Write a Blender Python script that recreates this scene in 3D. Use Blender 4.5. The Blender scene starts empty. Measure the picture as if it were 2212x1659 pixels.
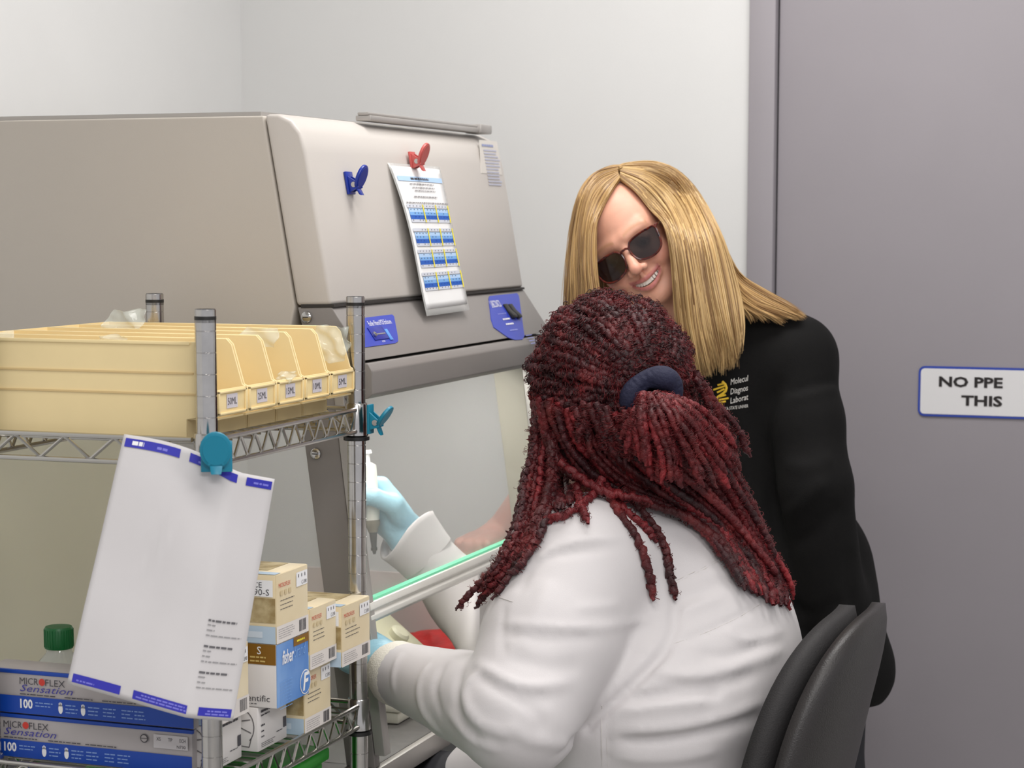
import bpy, math, random
import numpy as np
from mathutils import Vector, Matrix
random.seed(7); RNG = np.random.default_rng(7)
# ---------------------------------------------------------------- camera geometry (50 mm lens on a crop sensor, level horizon above centre)
FPX, CX, CY, EYE = 4480., 1106., 957., 1.45
PITCH = math.atan(483/FPX); YAW = math.radians(19.8)
_c, _s = math.cos(YAW), math.sin(YAW)
RT = np.array([_c, _s, 0.]); FH = np.array([-_s, _c, 0.]); ZZ = np.array([0, 0, 1.])
FW = FH*math.cos(PITCH)-ZZ*math.sin(PITCH); UP = FH*math.sin(PITCH)+ZZ*math.cos(PITCH)
C0 = np.array([0, 0, EYE])
def ray(px, py): return RT*(px-CX)/FPX+UP*(CY-py)/FPX+FW
def P(px, py, D): return C0+ray(px, py)*D
def hitx(px, py, a): d = ray(px, py); return C0+d*(a/d[0])
def hity(px, py, b): d = ray(px, py); return C0+d*(b/d[1])
def hitz(px, py, z): d = ray(px, py); return C0+d*((z-EYE)/d[2])
sc = bpy.context.scene; COL = sc.collection
cam = bpy.data.cameras.new('camera'); co = bpy.data.objects.new('camera', cam); COL.objects.link(co)
cam.lens = FPX/2212*36; cam.sensor_width = 36; cam.shift_y = 127.5/2212
cam.clip_start = .05; cam.dof.use_dof = True; cam.dof.focus_distance = 2.84; cam.dof.aperture_fstop = 9.
co.matrix_world = Matrix(((RT[0], UP[0], -FW[0], 0), (RT[1], UP[1], -FW[1], 0), (RT[2], UP[2], -FW[2], EYE), (0, 0, 0, 1)))
sc.camera = co
w = bpy.data.worlds.new('world'); sc.world = w; w.use_nodes = True
w.node_tree.nodes['Background'].inputs[0].default_value = (.97, .965, 1., 1); w.node_tree.nodes['Background'].inputs[1].default_value = .62
sc.view_settings.view_transform = 'Standard'; sc.view_settings.look = 'None'; sc.view_settings.exposure = 0.0; sc.view_settings.gamma = 1
sc.view_settings.use_curve_mapping = False
sc.cycles.max_bounces = 8; sc.cycles.transparent_max_bounces = 24; sc.cycles.caustics_reflective = False; sc.cycles.caustics_refractive = False
def area(name, loc, sx, sy, power, col, rot=(0, 0, 0)):
    l = bpy.data.lights.new(name, 'AREA'); l.shape = 'RECTANGLE'; l.size = sx; l.size_y = sy; l.energy = power; l.color = col
    o = bpy.data.objects.new(name, l); COL.objects.link(o); o.location = loc; o.rotation_euler = rot; return o
area('ceiling_lamp_light', (-.35, 1.55, 2.66), 1.2, .6, 13, (1, .982, .98))
area('ceiling_lamp_light', (-.75, 3.05, 2.66), 1.2, .6, 20, (1, .982, .98))
area('ceiling_lamp_light', (1.3, 1.2, 2.66), 1.2, .6, 20, (1, .982, .98))
area('ceiling_lamp_light', (.6, -.6, 2.66), 1.2, .6, 62, (1, .982, .98))
# ---------------------------------------------------------------- materials
def lin(c): return tuple(((x/255)/12.92 if x/255 <= .04045 else ((x/255+.055)/1.055)**2.4) for x in c)
MATS = {}
def mat(name, c, rough=.5, metal=0., noise=0., nscale=20., bump=0., bscale=60., alpha=1., trans=0., spec=.5, c2=None, coat=0., emis=0., vcol=False, sheen=0., aniso=None, sss=0.):
    if name in MATS: return MATS[name]
    m = bpy.data.materials.new(name); m.use_nodes = True; nt = m.node_tree; b = nt.nodes['Principled BSDF']; L = nt.links
    I = b.inputs; col = (*lin(c), 1)
    I['Base Color'].default_value = col; I['Roughness'].default_value = rough; I['Metallic'].default_value = metal
    I['Specular IOR Level'].default_value = spec; I['Alpha'].default_value = alpha; I['Transmission Weight'].default_value = trans
    I['Coat Weight'].default_value = coat; I['Sheen Weight'].default_value = sheen
    if sss: I['Subsurface Weight'].default_value = sss; I['Subsurface Radius'].default_value = (.01, .004, .002); I['Subsurface Scale'].default_value = .6
    if emis: I['Emission Color'].default_value = col; I['Emission Strength'].default_value = emis
    tc = nt.nodes.new('ShaderNodeTexCoord')
    src = None
    if vcol:
        a = nt.nodes.new('ShaderNodeAttribute'); a.attribute_name = 'Col'; src = a.outputs['Color']; L.new(src, I['Base Color'])
    if noise or c2:
        n = nt.nodes.new('ShaderNodeTexNoise'); n.inputs['Scale'].default_value = nscale; n.inputs['Detail'].default_value = 4
        L.new(tc.outputs['Object'], n.inputs['Vector'])
        mx = nt.nodes.new('ShaderNodeMix'); mx.data_type = 'RGBA'
        rp = nt.nodes.new('ShaderNodeMapRange'); rp.inputs[1].default_value = .35; rp.inputs[2].default_value = .65
        L.new(n.outputs['Fac'], rp.inputs[0]); L.new(rp.outputs[0], mx.inputs[0])
        if src is not None:
            mx.blend_type = 'MULTIPLY'; L.new(src, mx.inputs[6]); mx.inputs[7].default_value = (1-noise, 1-noise, 1-noise, 1)
        else:
            mx.inputs[6].default_value = col
            cc = (*lin(c2), 1) if c2 else (*[x*(1-noise) for x in col[:3]], 1)
            mx.inputs[7].default_value = cc
        L.new(mx.outputs[2], I['Base Color'])
    if bump:
        n = nt.nodes.new('ShaderNodeTexNoise'); n.inputs['Scale'].default_value = bscale; n.inputs['Detail'].default_value = 3
        L.new(tc.outputs['Object'], n.inputs['Vector'])
        bp = nt.nodes.new('ShaderNodeBump'); bp.inputs['Strength'].default_value = bump; bp.inputs['Distance'].default_value = .002
        L.new(n.outputs['Fac'], bp.inputs['Height']); L.new(bp.outputs[0], I['Normal'])
    MATS[name] = m; return m
M_wall = mat('painted wall', (222, 222, 221), .8, noise=.03, nscale=3, bump=.08, bscale=300)
M_door = mat('grey door paint', (148, 143, 148), .55, noise=.04, nscale=4, bump=.04, bscale=200)
M_ceil = mat('ceiling tile', (222, 220, 214), .9, bump=.2, bscale=200)
M_floor = mat('vinyl floor', (150, 148, 144), .45, noise=.1, nscale=30)
M_hood = mat('beige powder coat', (198, 192, 186), .42, noise=.02, nscale=5, bump=.05, bscale=700)
M_hside = mat('beige powder coat side', (186, 179, 170), .55, noise=.02, nscale=4, bump=.05, bscale=700)
M_gray = mat('grey enamel', (136, 131, 128), .38, noise=.03, nscale=8, bump=.05, bscale=700)
M_gray2 = mat('pale grey metal', (176, 172, 168), .35, .3, noise=.04, nscale=8)
M_dark = mat('dark seam', (45, 42, 40), .6)
M_inner = mat('white liner', (206, 203, 196), .35, noise=.04, nscale=4)
M_bench = mat('dark worktop', (92, 90, 88), .45, noise=.15, nscale=60)
M_steel = mat('chrome', (200, 198, 196), .16, 1., noise=.12, nscale=40)
M_wire = mat('chrome wire', (196, 194, 190), .22, 1.)
M_black = mat('black plastic', (22, 21, 22), .45)
M_bin = mat('cream plastic', (240, 218, 166), .42, noise=.04, nscale=12, spec=.4)
M_bind = mat('cream plastic shade rib', (214, 186, 132), .5)
M_paper = mat('white paper', (204, 201, 202), .7, noise=.02, nscale=14, bump=.12, bscale=25)
M_white = mat('white print', (238, 238, 240), .6)
M_pblue = mat('violet blue ink', (44, 44, 168), .55)
M_ink = mat('grey ink', (70, 68, 74), .6)
M_lblue = mat('light blue ink', (176, 206, 240), .6)
M_mblue = mat('mid blue ink', (120, 170, 226), .6)
M_dblue = mat('deep blue ink', (32, 92, 184), .55)
M_yel = mat('yellow ink', (238, 222, 60), .6)
M_red = mat('red ink', (200, 60, 50), .6)
M_carton = mat('cream carton', (232, 219, 190), .45, c2=(222, 204, 166), nscale=7)
M_cartw = mat('white carton', (220, 216, 214), .45)
M_cartt = mat('tan glove picture', (150, 128, 84), .5, c2=(206, 190, 150), nscale=45)
M_brown = mat('brown ink', (128, 88, 18), .5)
M_sky = mat('sky blue carton', (66, 122, 196), .45, c2=(140, 178, 226), nscale=5)
M_pale = mat('pale blue ink', (178, 198, 216), .5)
M_boxb = mat('royal blue ink', (10, 66, 166), .45)
M_boxg = mat('silver grey carton', (178, 172, 172), .45, noise=.06, nscale=6)
M_glass = mat('clear glass', (250, 252, 250), .02, alpha=.10, spec=.9)
M_plas = mat('clear crinkled plastic', (228, 236, 226), .12, alpha=.20, bump=1., bscale=70, spec=.9)
M_bottle = mat('clear bottle plastic', (206, 210, 206), .08, alpha=.42, spec=.9)
M_gcap = mat('green cap', (4, 96, 44), .4)
M_green = mat('bright green plastic', (4, 150, 14), .35, noise=.3, nscale=14)
M_teal = mat('teal plastic', (10, 122, 150), .38)
M_bclip = mat('blue plastic', (24, 50, 150), .3)
M_rclip = mat('coral plastic', (196, 88, 84), .35)
M_lab = mat('blue control label', (48, 66, 176), .35)
M_lab2 = mat('sky blue window', (90, 150, 226), .3)
M_sgn = mat('sign white', (220, 219, 220), .45)
M_sgnb = mat('sign blue', (44, 68, 160), .45)
M_sgnk = mat('sign lettering', (32, 26, 26), .5)
M_coat = mat('white lab coat cloth', (202, 198, 199), .62, noise=.02, nscale=8, bump=.10, bscale=900, sheen=.15)
M_knit = mat('ribbed knit', (226, 222, 210), .8, bump=.5, bscale=400)
M_glove = mat('pale blue nitrile', (158, 206, 224), .38, noise=.08, nscale=40, bump=.5, bscale=130)
M_jack = mat('black jacket cloth', (8, 7, 7), .85, noise=.2, nscale=30, bump=.25, bscale=600, spec=.25)
M_skin = mat('light skin', (226, 172, 150), .46, vcol=True, noise=.05, nscale=90, bump=.10, bscale=700, sss=.12)
M_hairw = mat('dark hair cap', (44, 16, 20), .8, noise=.4, nscale=60)
M_blond = mat('blond hair', (196, 160, 104), .36, vcol=True, spec=.6)
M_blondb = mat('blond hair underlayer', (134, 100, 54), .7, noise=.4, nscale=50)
M_navy = mat('navy scrunchie cloth', (22, 24, 52), .8, bump=.6, bscale=250)
M_rim = mat('tortoiseshell', (34, 14, 22), .18, c2=(110, 40, 24), nscale=130)
M_lens = mat('dark lens', (30, 20, 20), .05, alpha=.76, spec=.7)
M_silver = mat('polished silver', (214, 212, 206), .2, 1.)
M_teeth = mat('teeth', (236, 230, 220), .25)
M_mouth = mat('mouth dark', (70, 24, 24), .6)
M_eye = mat('eye white', (220, 212, 206), .2)
M_iris = mat('iris', (60, 70, 70), .2)
M_emby = mat('yellow embroidery', (248, 208, 60), .5, bump=.5, bscale=800)
M_embw = mat('white embroidery', (226, 222, 216), .6)
M_chair = mat('black moulded plastic', (40, 37, 37), .42, bump=.3, bscale=500)
M_chairf = mat('black upholstery', (34, 32, 33), .7, bump=.4, bscale=500)
M_pip = mat('pipette white plastic', (232, 232, 222), .3)
M_olive = mat('olive grey plastic', (128, 122, 104), .5)
M_rbag = mat('red bag plastic', (206, 34, 34), .4, noise=.25, nscale=30, bump=.8, bscale=60)
M_devc = mat('putty plastic', (200, 198, 172), .45)
M_trou = mat('dark trousers', (30, 30, 36), .8)
M_green_e = mat('green glass edge', (120, 226, 180), .2, emis=0.0)
M_tube = mat('lamp diffuser', (255, 250, 240), .5, emis=2.2)
M_tube2 = mat('enclosure lamp tube', (255, 252, 244), .5, emis=15.)
def loc_mat(name, dark, bright, mid):
    m = bpy.data.materials.new(name); m.use_nodes = True; nt = m.node_tree; b = nt.nodes['Principled BSDF']; L = nt.links
    tc = nt.nodes.new('ShaderNodeTexCoord'); n = nt.nodes.new('ShaderNodeTexNoise'); n.inputs['Scale'].default_value = 28; n.inputs['Detail'].default_value = 9
    n2 = nt.nodes.new('ShaderNodeTexNoise'); n2.inputs['Scale'].default_value = 420; n2.inputs['Detail'].default_value = 4
    L.new(tc.outputs['Object'], n.inputs['Vector']); L.new(tc.outputs['Object'], n2.inputs['Vector'])
    cr = nt.nodes.new('ShaderNodeValToRGB'); e = cr.color_ramp.elements
    e[0].position = .28; e[0].color = (*lin(dark), 1); e[1].position = .74; e[1].color = (*lin(bright), 1)
    k = e.new(.52); k.color = (*lin(mid), 1)
    oi = nt.nodes.new('ShaderNodeObjectInfo'); mr = nt.nodes.new('ShaderNodeMapRange'); mr.inputs[3].default_value = .55; mr.inputs[4].default_value = 1.2
    hs = nt.nodes.new('ShaderNodeHueSaturation'); L.new(oi.outputs['Random'], mr.inputs[0]); L.new(mr.outputs[0], hs.inputs['Value'])
    L.new(n.outputs['Fac'], cr.inputs[0]); L.new(cr.outputs[0], hs.inputs['Color']); L.new(hs.outputs[0], b.inputs['Base Color'])
    b.inputs['Roughness'].default_value = .48; b.inputs['Specular IOR Level'].default_value = .4
    b.inputs['Sheen Weight'].default_value = .06; b.inputs['Sheen Tint'].default_value = (*lin((190, 90, 90)), 1)
    bp = nt.nodes.new('ShaderNodeBump'); bp.inputs['Strength'].default_value = 1.; bp.inputs['Distance'].default_value = .0014
    L.new(n2.outputs['Fac'], bp.inputs['Height']); L.new(bp.outputs[0], b.inputs['Normal']); return m
M_loc = [loc_mat('burgundy locs', (48, 14, 18), (132, 46, 46), (86, 24, 28)), loc_mat('crimson locs', (76, 14, 20), (142, 42, 46), (108, 25, 31)), loc_mat('dark locs', (36, 14, 18), (110, 40, 42), (60, 20, 25))]
# ---------------------------------------------------------------- object helpers
def empty(name, loc):
    o = bpy.data.objects.new(name, None); COL.objects.link(o); o.location = loc; o.empty_display_size = .05; return o
def tag(o, label=None, cat=None, group=None, kind=None):
    if label: o['label'] = label
    if cat: o['category'] = cat
    if group: o['group'] = group
    if kind: o['kind'] = kind
    return o
def wloc(o):
    v = np.zeros(3)
    while o is not None: v = v+np.array(o.location); o = o.parent
    return v
def rawmesh(name, V, F, mats, smooth=False, fm=None, vc=None):
    me = bpy.data.meshes.new(name)
    V = np.asarray(V, dtype=np.float32)
    if isinstance(F, np.ndarray):
        n, k = F.shape
        me.vertices.add(len(V)); me.vertices.foreach_set('co', V.ravel())
        me.loops.add(n*k); me.loops.foreach_set('vertex_index', F.astype(np.int32).ravel())
        me.polygons.add(n); me.polygons.foreach_set('loop_start', np.arange(0, n*k, k, dtype=np.int32))
    else: me.from_pydata([tuple(map(float, v)) for v in V], [], F)
    for m in (mats if isinstance(mats, (list, tuple)) else [mats]): me.materials.append(m)
    if fm is not None: me.polygons.foreach_set('material_index', np.array(fm, dtype=np.int32))
    me.polygons.foreach_set('use_smooth', [bool(smooth)]*len(me.polygons))
    if vc is not None:
        at = me.color_attributes.new('Col', 'FLOAT_COLOR', 'POINT'); at.data.foreach_set('color', np.asarray(vc, dtype=np.float32).ravel())
    me.update(calc_edges=True); me.validate(); return me
def mk(name, V, F, mats, parent=None, smooth=False, fm=None, vc=None, origin=None):
    V = np.asarray(V, dtype=float)
    if parent is not None: off = wloc(parent)
    elif origin is not None: off = np.array(origin, float)
    else:
        off = (V.min(0)+V.max(0))/2; off[2] = V[:, 2].min()
    me = rawmesh(name, V-off, F, mats, smooth, fm, vc)
    o = bpy.data.objects.new(name, me); COL.objects.link(o)
    if parent is not None: o.parent = parent
    else: o.location = off
    return o
class MB:
    def __init__(s): s.v = []; s.f = []; s.m = []; s.cm = 0
    def add(s, V, F):
        n = len(s.v); s.v += [tuple(map(float, v)) for v in V]; s.f += [tuple(i+n for i in f) for f in F]; s.m += [s.cm]*len(F); return s
    def box(s, lo, hi, ax=None, o=None):
        x0, y0, z0 = lo; x1, y1, z1 = hi
        V = [(x0, y0, z0), (x1, y0, z0), (x1, y1, z0), (x0, y1, z0), (x0, y0, z1), (x1, y0, z1), (x1, y1, z1), (x0, y1, z1)]
        if ax is not None:
            A = np.array(ax).T; V = [A@np.array(v)+np.array(o) for v in V]
        return s.add(V, [(0, 3, 2, 1), (4, 5, 6, 7), (0, 1, 5, 4), (1, 2, 6, 5), (2, 3, 7, 6), (3, 0, 4, 7)])
    def tube(s, pts, r, n=8, cap=True):
        pts = [np.array(p, float) for p in pts]; rs = [r]*len(pts) if np.isscalar(r) else r
        rings = []; t0 = pts[1]-pts[0]; u = np.cross(t0, [0, 0, 1.])
        if np.linalg.norm(u) < 1e-6: u = np.cross(t0, [0, 1., 0])
        u /= np.linalg.norm(u)
        for i, p in enumerate(pts):
            t = pts[min(i+1, len(pts)-1)]-pts[max(i-1, 0)]; t /= np.linalg.norm(t)+1e-12
            u = u-t*(u@t); u /= np.linalg.norm(u); v = np.cross(t, u)
            rings += [p+rs[i]*(math.cos(2*math.pi*k/n)*u+math.sin(2*math.pi*k/n)*v) for k in range(n)]
        F = []
        for i in range(len(pts)-1):
            for k in range(n): a = i*n+k; b = i*n+(k+1) % n; F.append((a, b, b+n, a+n))
        if cap: F.append(tuple(range(n-1, -1, -1))); F.append(tuple((len(pts)-1)*n+k for k in range(n)))
        return s.add(rings, F)
    def lathe(s, prof, o, axis=(0, 0, 1), n=24):
        ax = np.array(axis, float); ax /= np.linalg.norm(ax); u = np.cross(ax, [0, 1., 0.1]); u /= np.linalg.norm(u); v = np.cross(ax, u); o = np.array(o, float)
        V = []; F = []
        for (r, h) in prof:
            V += [o+ax*h+r*(math.cos(2*math.pi*k/n)*u+math.sin(2*math.pi*k/n)*v) for k in range(n)]
        for i in range(len(prof)-1):
            for k in range(n): a = i*n+k; b = i*n+(k+1) % n; F.append((a, b, b+n, a+n))
        F.append(tuple(range(n-1, -1, -1))); F.append(tuple((len(prof)-1)*n+k for k in range(n)))
        return s.add(V, F)
    def prism(s, poly, o, U, Vv, W, t):
        o, U, Vv, W = [np.array(q, float) for q in (o, U, Vv, W)]; n = len(poly)
        V = [o+U*p[0]+Vv*p[1] for p in poly]+[o+U*p[0]+Vv*p[1]+W*t for p in poly]
        F = [tuple(range(n-1, -1, -1)), tuple(range(n, 2*n))]+[(i, (i+1) % n, (i+1) % n+n, i+n) for i in range(n)]
        return s.add(V, F)
    def build(s, name, mats, parent=None, smooth=False, bevel=0, seg=2, origin=None):
        o = mk(name, s.v, s.f, mats, parent, smooth, s.m, None, origin)
        me = o.data
        import bmesh
        bm = bmesh.new(); bm.from_mesh(me); bmesh.ops.recalc_face_normals(bm, faces=bm.faces[:])
        if bevel: bmesh.ops.bevel(bm, geom=[e for e in bm.edges if len(e.link_faces) == 2 and e.calc_face_angle(0) > .5], offset=bevel, segments=seg, affect='EDGES', profile=.5)
        bm.to_mesh(me); bm.free()
        if smooth or bevel:
            me.polygons.foreach_set('use_smooth', [True]*len(me.polygons))
            try: me.set_sharp_from_angle(angle=math.radians(38))
            except Exception: pass
        return o
X, Y, Z = np.eye(3)
_tc = {}
def text_geo(txt, shear=0., bold=0.):
    k = (txt, shear, bold)
    if k not in _tc:
        cu = bpy.data.curves.new('t', 'FONT'); cu.body = txt; cu.size = 1; cu.shear = shear; cu.offset = bold; cu.resolution_u = 2
        ob = bpy.data.objects.new('t', cu); COL.objects.link(ob)
        dg = bpy.context.evaluated_depsgraph_get(); dg.update(); me = ob.evaluated_get(dg).to_mesh()
        V = np.array([v.co[:2] for v in me.vertices]) if len(me.vertices) else np.zeros((0, 2)); F = [tuple(p.vertices) for p in me.polygons]
        ob.to_mesh_clear(); bpy.data.objects.remove(ob); bpy.data.curves.remove(cu); _tc[k] = (V, F)
    return _tc[k]
class Print:
    """flat print on a plane: origin o, unit axes U,V ; every item is ink lying on the surface"""
    def __init__(s, o, U, V, fmap=None, flip=1):
        s.o = np.array(o, float); s.U = np.array(U, float); s.V = np.array(V, float); s.U /= np.linalg.norm(s.U); s.V /= np.linalg.norm(s.V)
        s.N = np.cross(s.U, s.V); s.v = []; s.f = []; s.m = []; s.mats = []; s.fmap = fmap
    def _mi(s, m):
        if m not in s.mats: s.mats.append(m)
        return s.mats.index(m)
    def put(s, V2, F, m, layer):
        n = len(s.v)
        for a, b in V2:
            if s.fmap: s.v.append(s.fmap(a, b, .0004*layer))
            else: s.v.append(s.o+s.U*a+s.V*b+s.N*(.0003*layer))
        s.f += [tuple(i+n for i in f) for f in F]; s.m += [s._mi(m)]*len(F)
    def rect(s, u0, v0, u1, v1, m, layer=1, nu=1):
        V = []; F = []
        for i in range(nu+1): V += [(u0+(u1-u0)*i/nu, v0), (u0+(u1-u0)*i/nu, v1)]
        for i in range(nu): F.append((2*i, 2*i+2, 2*i+3, 2*i+1))
        s.put(V, F, m, layer)
    def poly(s, pts, m, layer=1): s.put(pts, [tuple(range(len(pts)))], m, layer)
    def disc(s, u, v, r, m, layer=1, ry=None, n=16): s.poly([(u+r*math.cos(2*math.pi*i/n), v+(ry or r)*math.sin(2*math.pi*i/n)) for i in range(n)], m, layer)
    def text(s, t, u, v, h, m, layer=2, width=None, shear=0., bold=0., rot=0., center=False):
        V, F = text_geo(t, shear, bold)
        if not len(V): return
        sx = h/.7
        wd = (V[:, 0].max()-V[:, 0].min())*sx
        kx = sx if width is None else sx*width/wd
        Q = np.stack([(V[:, 0]-V[:, 0].min())*kx, V[:, 1]*sx], 1)
        if center: Q[:, 0] -= Q[:, 0].max()/2
        c, q = math.cos(rot), math.sin(rot)
        Q = np.stack([Q[:, 0]*c-Q[:, 1]*q+u, Q[:, 0]*q+Q[:, 1]*c+v], 1); s.put(Q, F, m, layer)
    def lines(s, u, v, wd, n, dv, m, h=.0012, layer=2):
        """small print too blurred to read: rows of word-length dashes"""
        for i in range(n):
            a = u; e = u+wd*random.uniform(.75, 1)
            while a < e-.001:
                b = min(a+random.uniform(.003, .009), e); s.rect(a, v-i*dv, b, v-i*dv+h, m, layer); a = b+.0012
    def barcode(s, u, v, wd, h, m, layer=2):
        a = u
        while a < u+wd: b = random.choice([.0006, .001, .0016]); s.rect(a, v, a+b, v+h, m, layer); a += b+random.choice([.0006, .001, .0013])
    def build(s, name, parent=None): return mk(name, s.v, s.f, s.mats, parent, False, s.m)
# ---------------------------------------------------------------- implicit surfaces for bodies and cloth
class Field:
    def __init__(s, lo, hi, h):
        s.lo = np.array(lo, np.float32); s.h = h; s.n = np.ceil((np.array(hi)-np.array(lo))/h).astype(int)+1
        s.f = np.full(s.n, .5, np.float32); s.ax = [s.lo[i]+h*np.arange(s.n[i], dtype=np.float32) for i in range(3)]
    def sub(s, lo, hi):
        a = np.clip(np.floor((np.array(lo)-s.lo)/s.h).astype(int), 0, s.n); b = np.clip(np.ceil((np.array(hi)-s.lo)/s.h).astype(int)+1, 0, s.n)
        sl = tuple(slice(a[i], b[i]) for i in range(3))
        x = s.ax[0][sl[0]][:, None, None]; y = s.ax[1][sl[1]][None, :, None]; z = s.ax[2][sl[2]][None, None, :]
        return sl, x, y, z
    def comb(s, sl, d, k, op):
        f = s.f[sl]
        if op == 'sub': f = -f
        if k > 0:
            hh = np.clip(.5+.5*(f-d)/k, 0, 1); r = f*(1-hh)+d*hh-k*hh*(1-hh)
        else: r = np.minimum(f, d)
        s.f[sl] = -r if op == 'sub' else r
    def cap(s, p, q, r1, r2, k=.01, op='add', flat=None):
        p = np.array(p, np.float32); q = np.array(q, np.float32); R_ = max(r1, r2)+k+.04
        sl, x, y, z = s.sub(np.minimum(p, q)-R_, np.maximum(p, q)+R_)
        if 0 in s.f[sl].shape: return
        d = q-p; L = float(d@d)+1e-12
        t = np.clip(((x-p[0])*d[0]+(y-p[1])*d[1]+(z-p[2])*d[2])/L, 0, 1)
        dd = np.sqrt((x-p[0]-t*d[0])**2+(y-p[1]-t*d[1])**2+(z-p[2]-t*d[2])**2)-(r1+(r2-r1)*t)
        s.comb(sl, dd, k, op)
    def chain(s, pts, rs, k=.01, op='add'):
        for i in range(len(pts)-1): s.cap(pts[i], pts[i+1], rs[i], rs[i+1], k, op)
    def ell(s, c, r, k=.01, op='add', M=None):
        c = np.array(c, np.float32); r = np.array(r, np.float32); R_ = float(r.max())+k+.04
        sl, x, y, z = s.sub(c-R_, c+R_)
        if 0 in s.f[sl].shape: return
        x = x-c[0]; y = y-c[1]; z = z-c[2]
        if M is None: u, v, w_ = x, y, z
        else: u = x*M[0][0]+y*M[1][0]+z*M[2][0]; v = x*M[0][1]+y*M[1][1]+z*M[2][1]; w_ = x*M[0][2]+y*M[1][2]+z*M[2][2]
        k0 = np.sqrt((u/r[0])**2+(v/r[1])**2+(w_/r[2])**2)+1e-6; k1 = np.sqrt((u/r[0]**2)**2+(v/r[1]**2)**2+(w_/r[2]**2)**2)+1e-6
        s.comb(sl, k0*(k0-1)/k1, k, op)
    def fold(s, pts, amp, wd):
        pts = np.array(pts, np.float32)
        sl, x, y, z = s.sub(pts.min(0)-3*wd, pts.max(0)+3*wd)
        if 0 in s.f[sl].shape: return
        best = None; n = len(pts)-1
        for i in range(n):
            p = pts[i]; d = pts[i+1]-p; L = float(d@d)+1e-12
            t = np.clip(((x-p[0])*d[0]+(y-p[1])*d[1]+(z-p[2])*d[2])/L, 0, 1)
            dd = (x-p[0]-t*d[0])**2+(y-p[1]-t*d[1])**2+(z-p[2]-t*d[2])**2; g = (i+t)/n
            e = np.exp(-dd/wd**2)*np.clip(np.sin(np.pi*np.clip(g, 0, 1))*2.2, 0.12, 1)
            best = e if best is None else np.maximum(best, e)
        s.f[sl] -= amp*best
    def val(s, p):
        q = (np.array(p)-s.lo)/s.h; i = np.floor(q).astype(int)
        if (i < 0).any() or (i >= s.n-1).any(): return .5
        t = q-i; c = s.f[i[0]:i[0]+2, i[1]:i[1]+2, i[2]:i[2]+2]
        c = c[0]*(1-t[0])+c[1]*t[0]; c = c[0]*(1-t[1])+c[1]*t[1]; return float(c[0]*(1-t[2])+c[1]*t[2])
    def march(s, px, py, D0=2.3, D1=4.):
        D = D0
        while D < D1:
            v = s.val(P(px, py, D))
            if v < .0004: return D
            D += max(.0015, min(v*.7, .03))
        return None
    def mesh(s, smooth=2):
        f = s.f; ins = f < 0
        a = np.zeros(tuple(s.n-1), bool); o = np.ones(tuple(s.n-1), bool)
        for i in (0, 1):
            for j in (0, 1):
                for k in (0, 1):
                    c = ins[i:s.n[0]-1+i, j:s.n[1]-1+j, k:s.n[2]-1+k]; a |= c; o &= c
        act = a & ~o; idx = np.argwhere(act); N = len(idx)
        corner = {}
        for i in (0, 1):
            for j in (0, 1):
                for k in (0, 1): corner[(i, j, k)] = f[idx[:, 0]+i, idx[:, 1]+j, idx[:, 2]+k]
        acc = np.zeros((N, 3)); cnt = np.zeros(N)
        for c0 in corner:
            for axn in range(3):
                if c0[axn] == 0:
                    c1 = list(c0); c1[axn] = 1; c1 = tuple(c1); f0, f1 = corner[c0], corner[c1]; m = (f0 < 0) != (f1 < 0)
                    t = np.where(m, f0/(f0-f1+1e-12), 0); p = np.tile(np.array(c0, float), (N, 1)); p[:, axn] += t; acc[m] += p[m]; cnt[m] += 1
        V = idx+acc/cnt[:, None]
        lut = np.full(tuple(s.n-1), -1, np.int32); lut[act] = np.arange(N)
        quads = []
        for axn in range(3):
            sl0 = [slice(None)]*3; sl1 = [slice(None)]*3; sl0[axn] = slice(0, -1); sl1[axn] = slice(1, None)
            e = ins[tuple(sl0)] != ins[tuple(sl1)]; E = np.argwhere(e); b, c = [(1, 2), (2, 0), (0, 1)][axn]
            E = E[(E[:, b] > 0) & (E[:, c] > 0) & (E[:, b] < s.n[b]-1) & (E[:, c] < s.n[c]-1)]
            inn = ins[E[:, 0], E[:, 1], E[:, 2]]
            def g(db, dc):
                q = E.copy(); q[:, b] -= db; q[:, c] -= dc; return lut[q[:, 0], q[:, 1], q[:, 2]]
            Q = np.stack([g(1, 1), g(0, 1), g(0, 0), g(1, 0)], 1); Q[~inn] = Q[~inn][:, ::-1]; quads.append(Q)
        Fq = np.concatenate(quads)
        for _ in range(smooth):
            A = np.zeros_like(V); n = np.zeros(N)
            for i in range(4):
                for j in (1, 3): np.add.at(A, Fq[:, i], V[Fq[:, (i+j) % 4]]); np.add.at(n, Fq[:, i], 1)
            V = .5*V+.5*A/np.maximum(n, 1)[:, None]
        return s.lo+V*s.h, Fq
def catmull(pts, n):
    pts = np.array(pts, float); p = np.vstack([2*pts[0]-pts[1], pts, 2*pts[-1]-pts[-2]])
    seg = len(pts)-1; t = np.linspace(0, seg, n); i = np.minimum(t.astype(int), seg-1); u = (t-i)[:, None]
    a, b, c, d = p[i], p[i+1], p[i+2], p[i+3]
    return .5*((2*b)+(-a+c)*u+(2*a-5*b+4*c-d)*u**2+(-a+3*b-3*c+d)*u**3)
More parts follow.
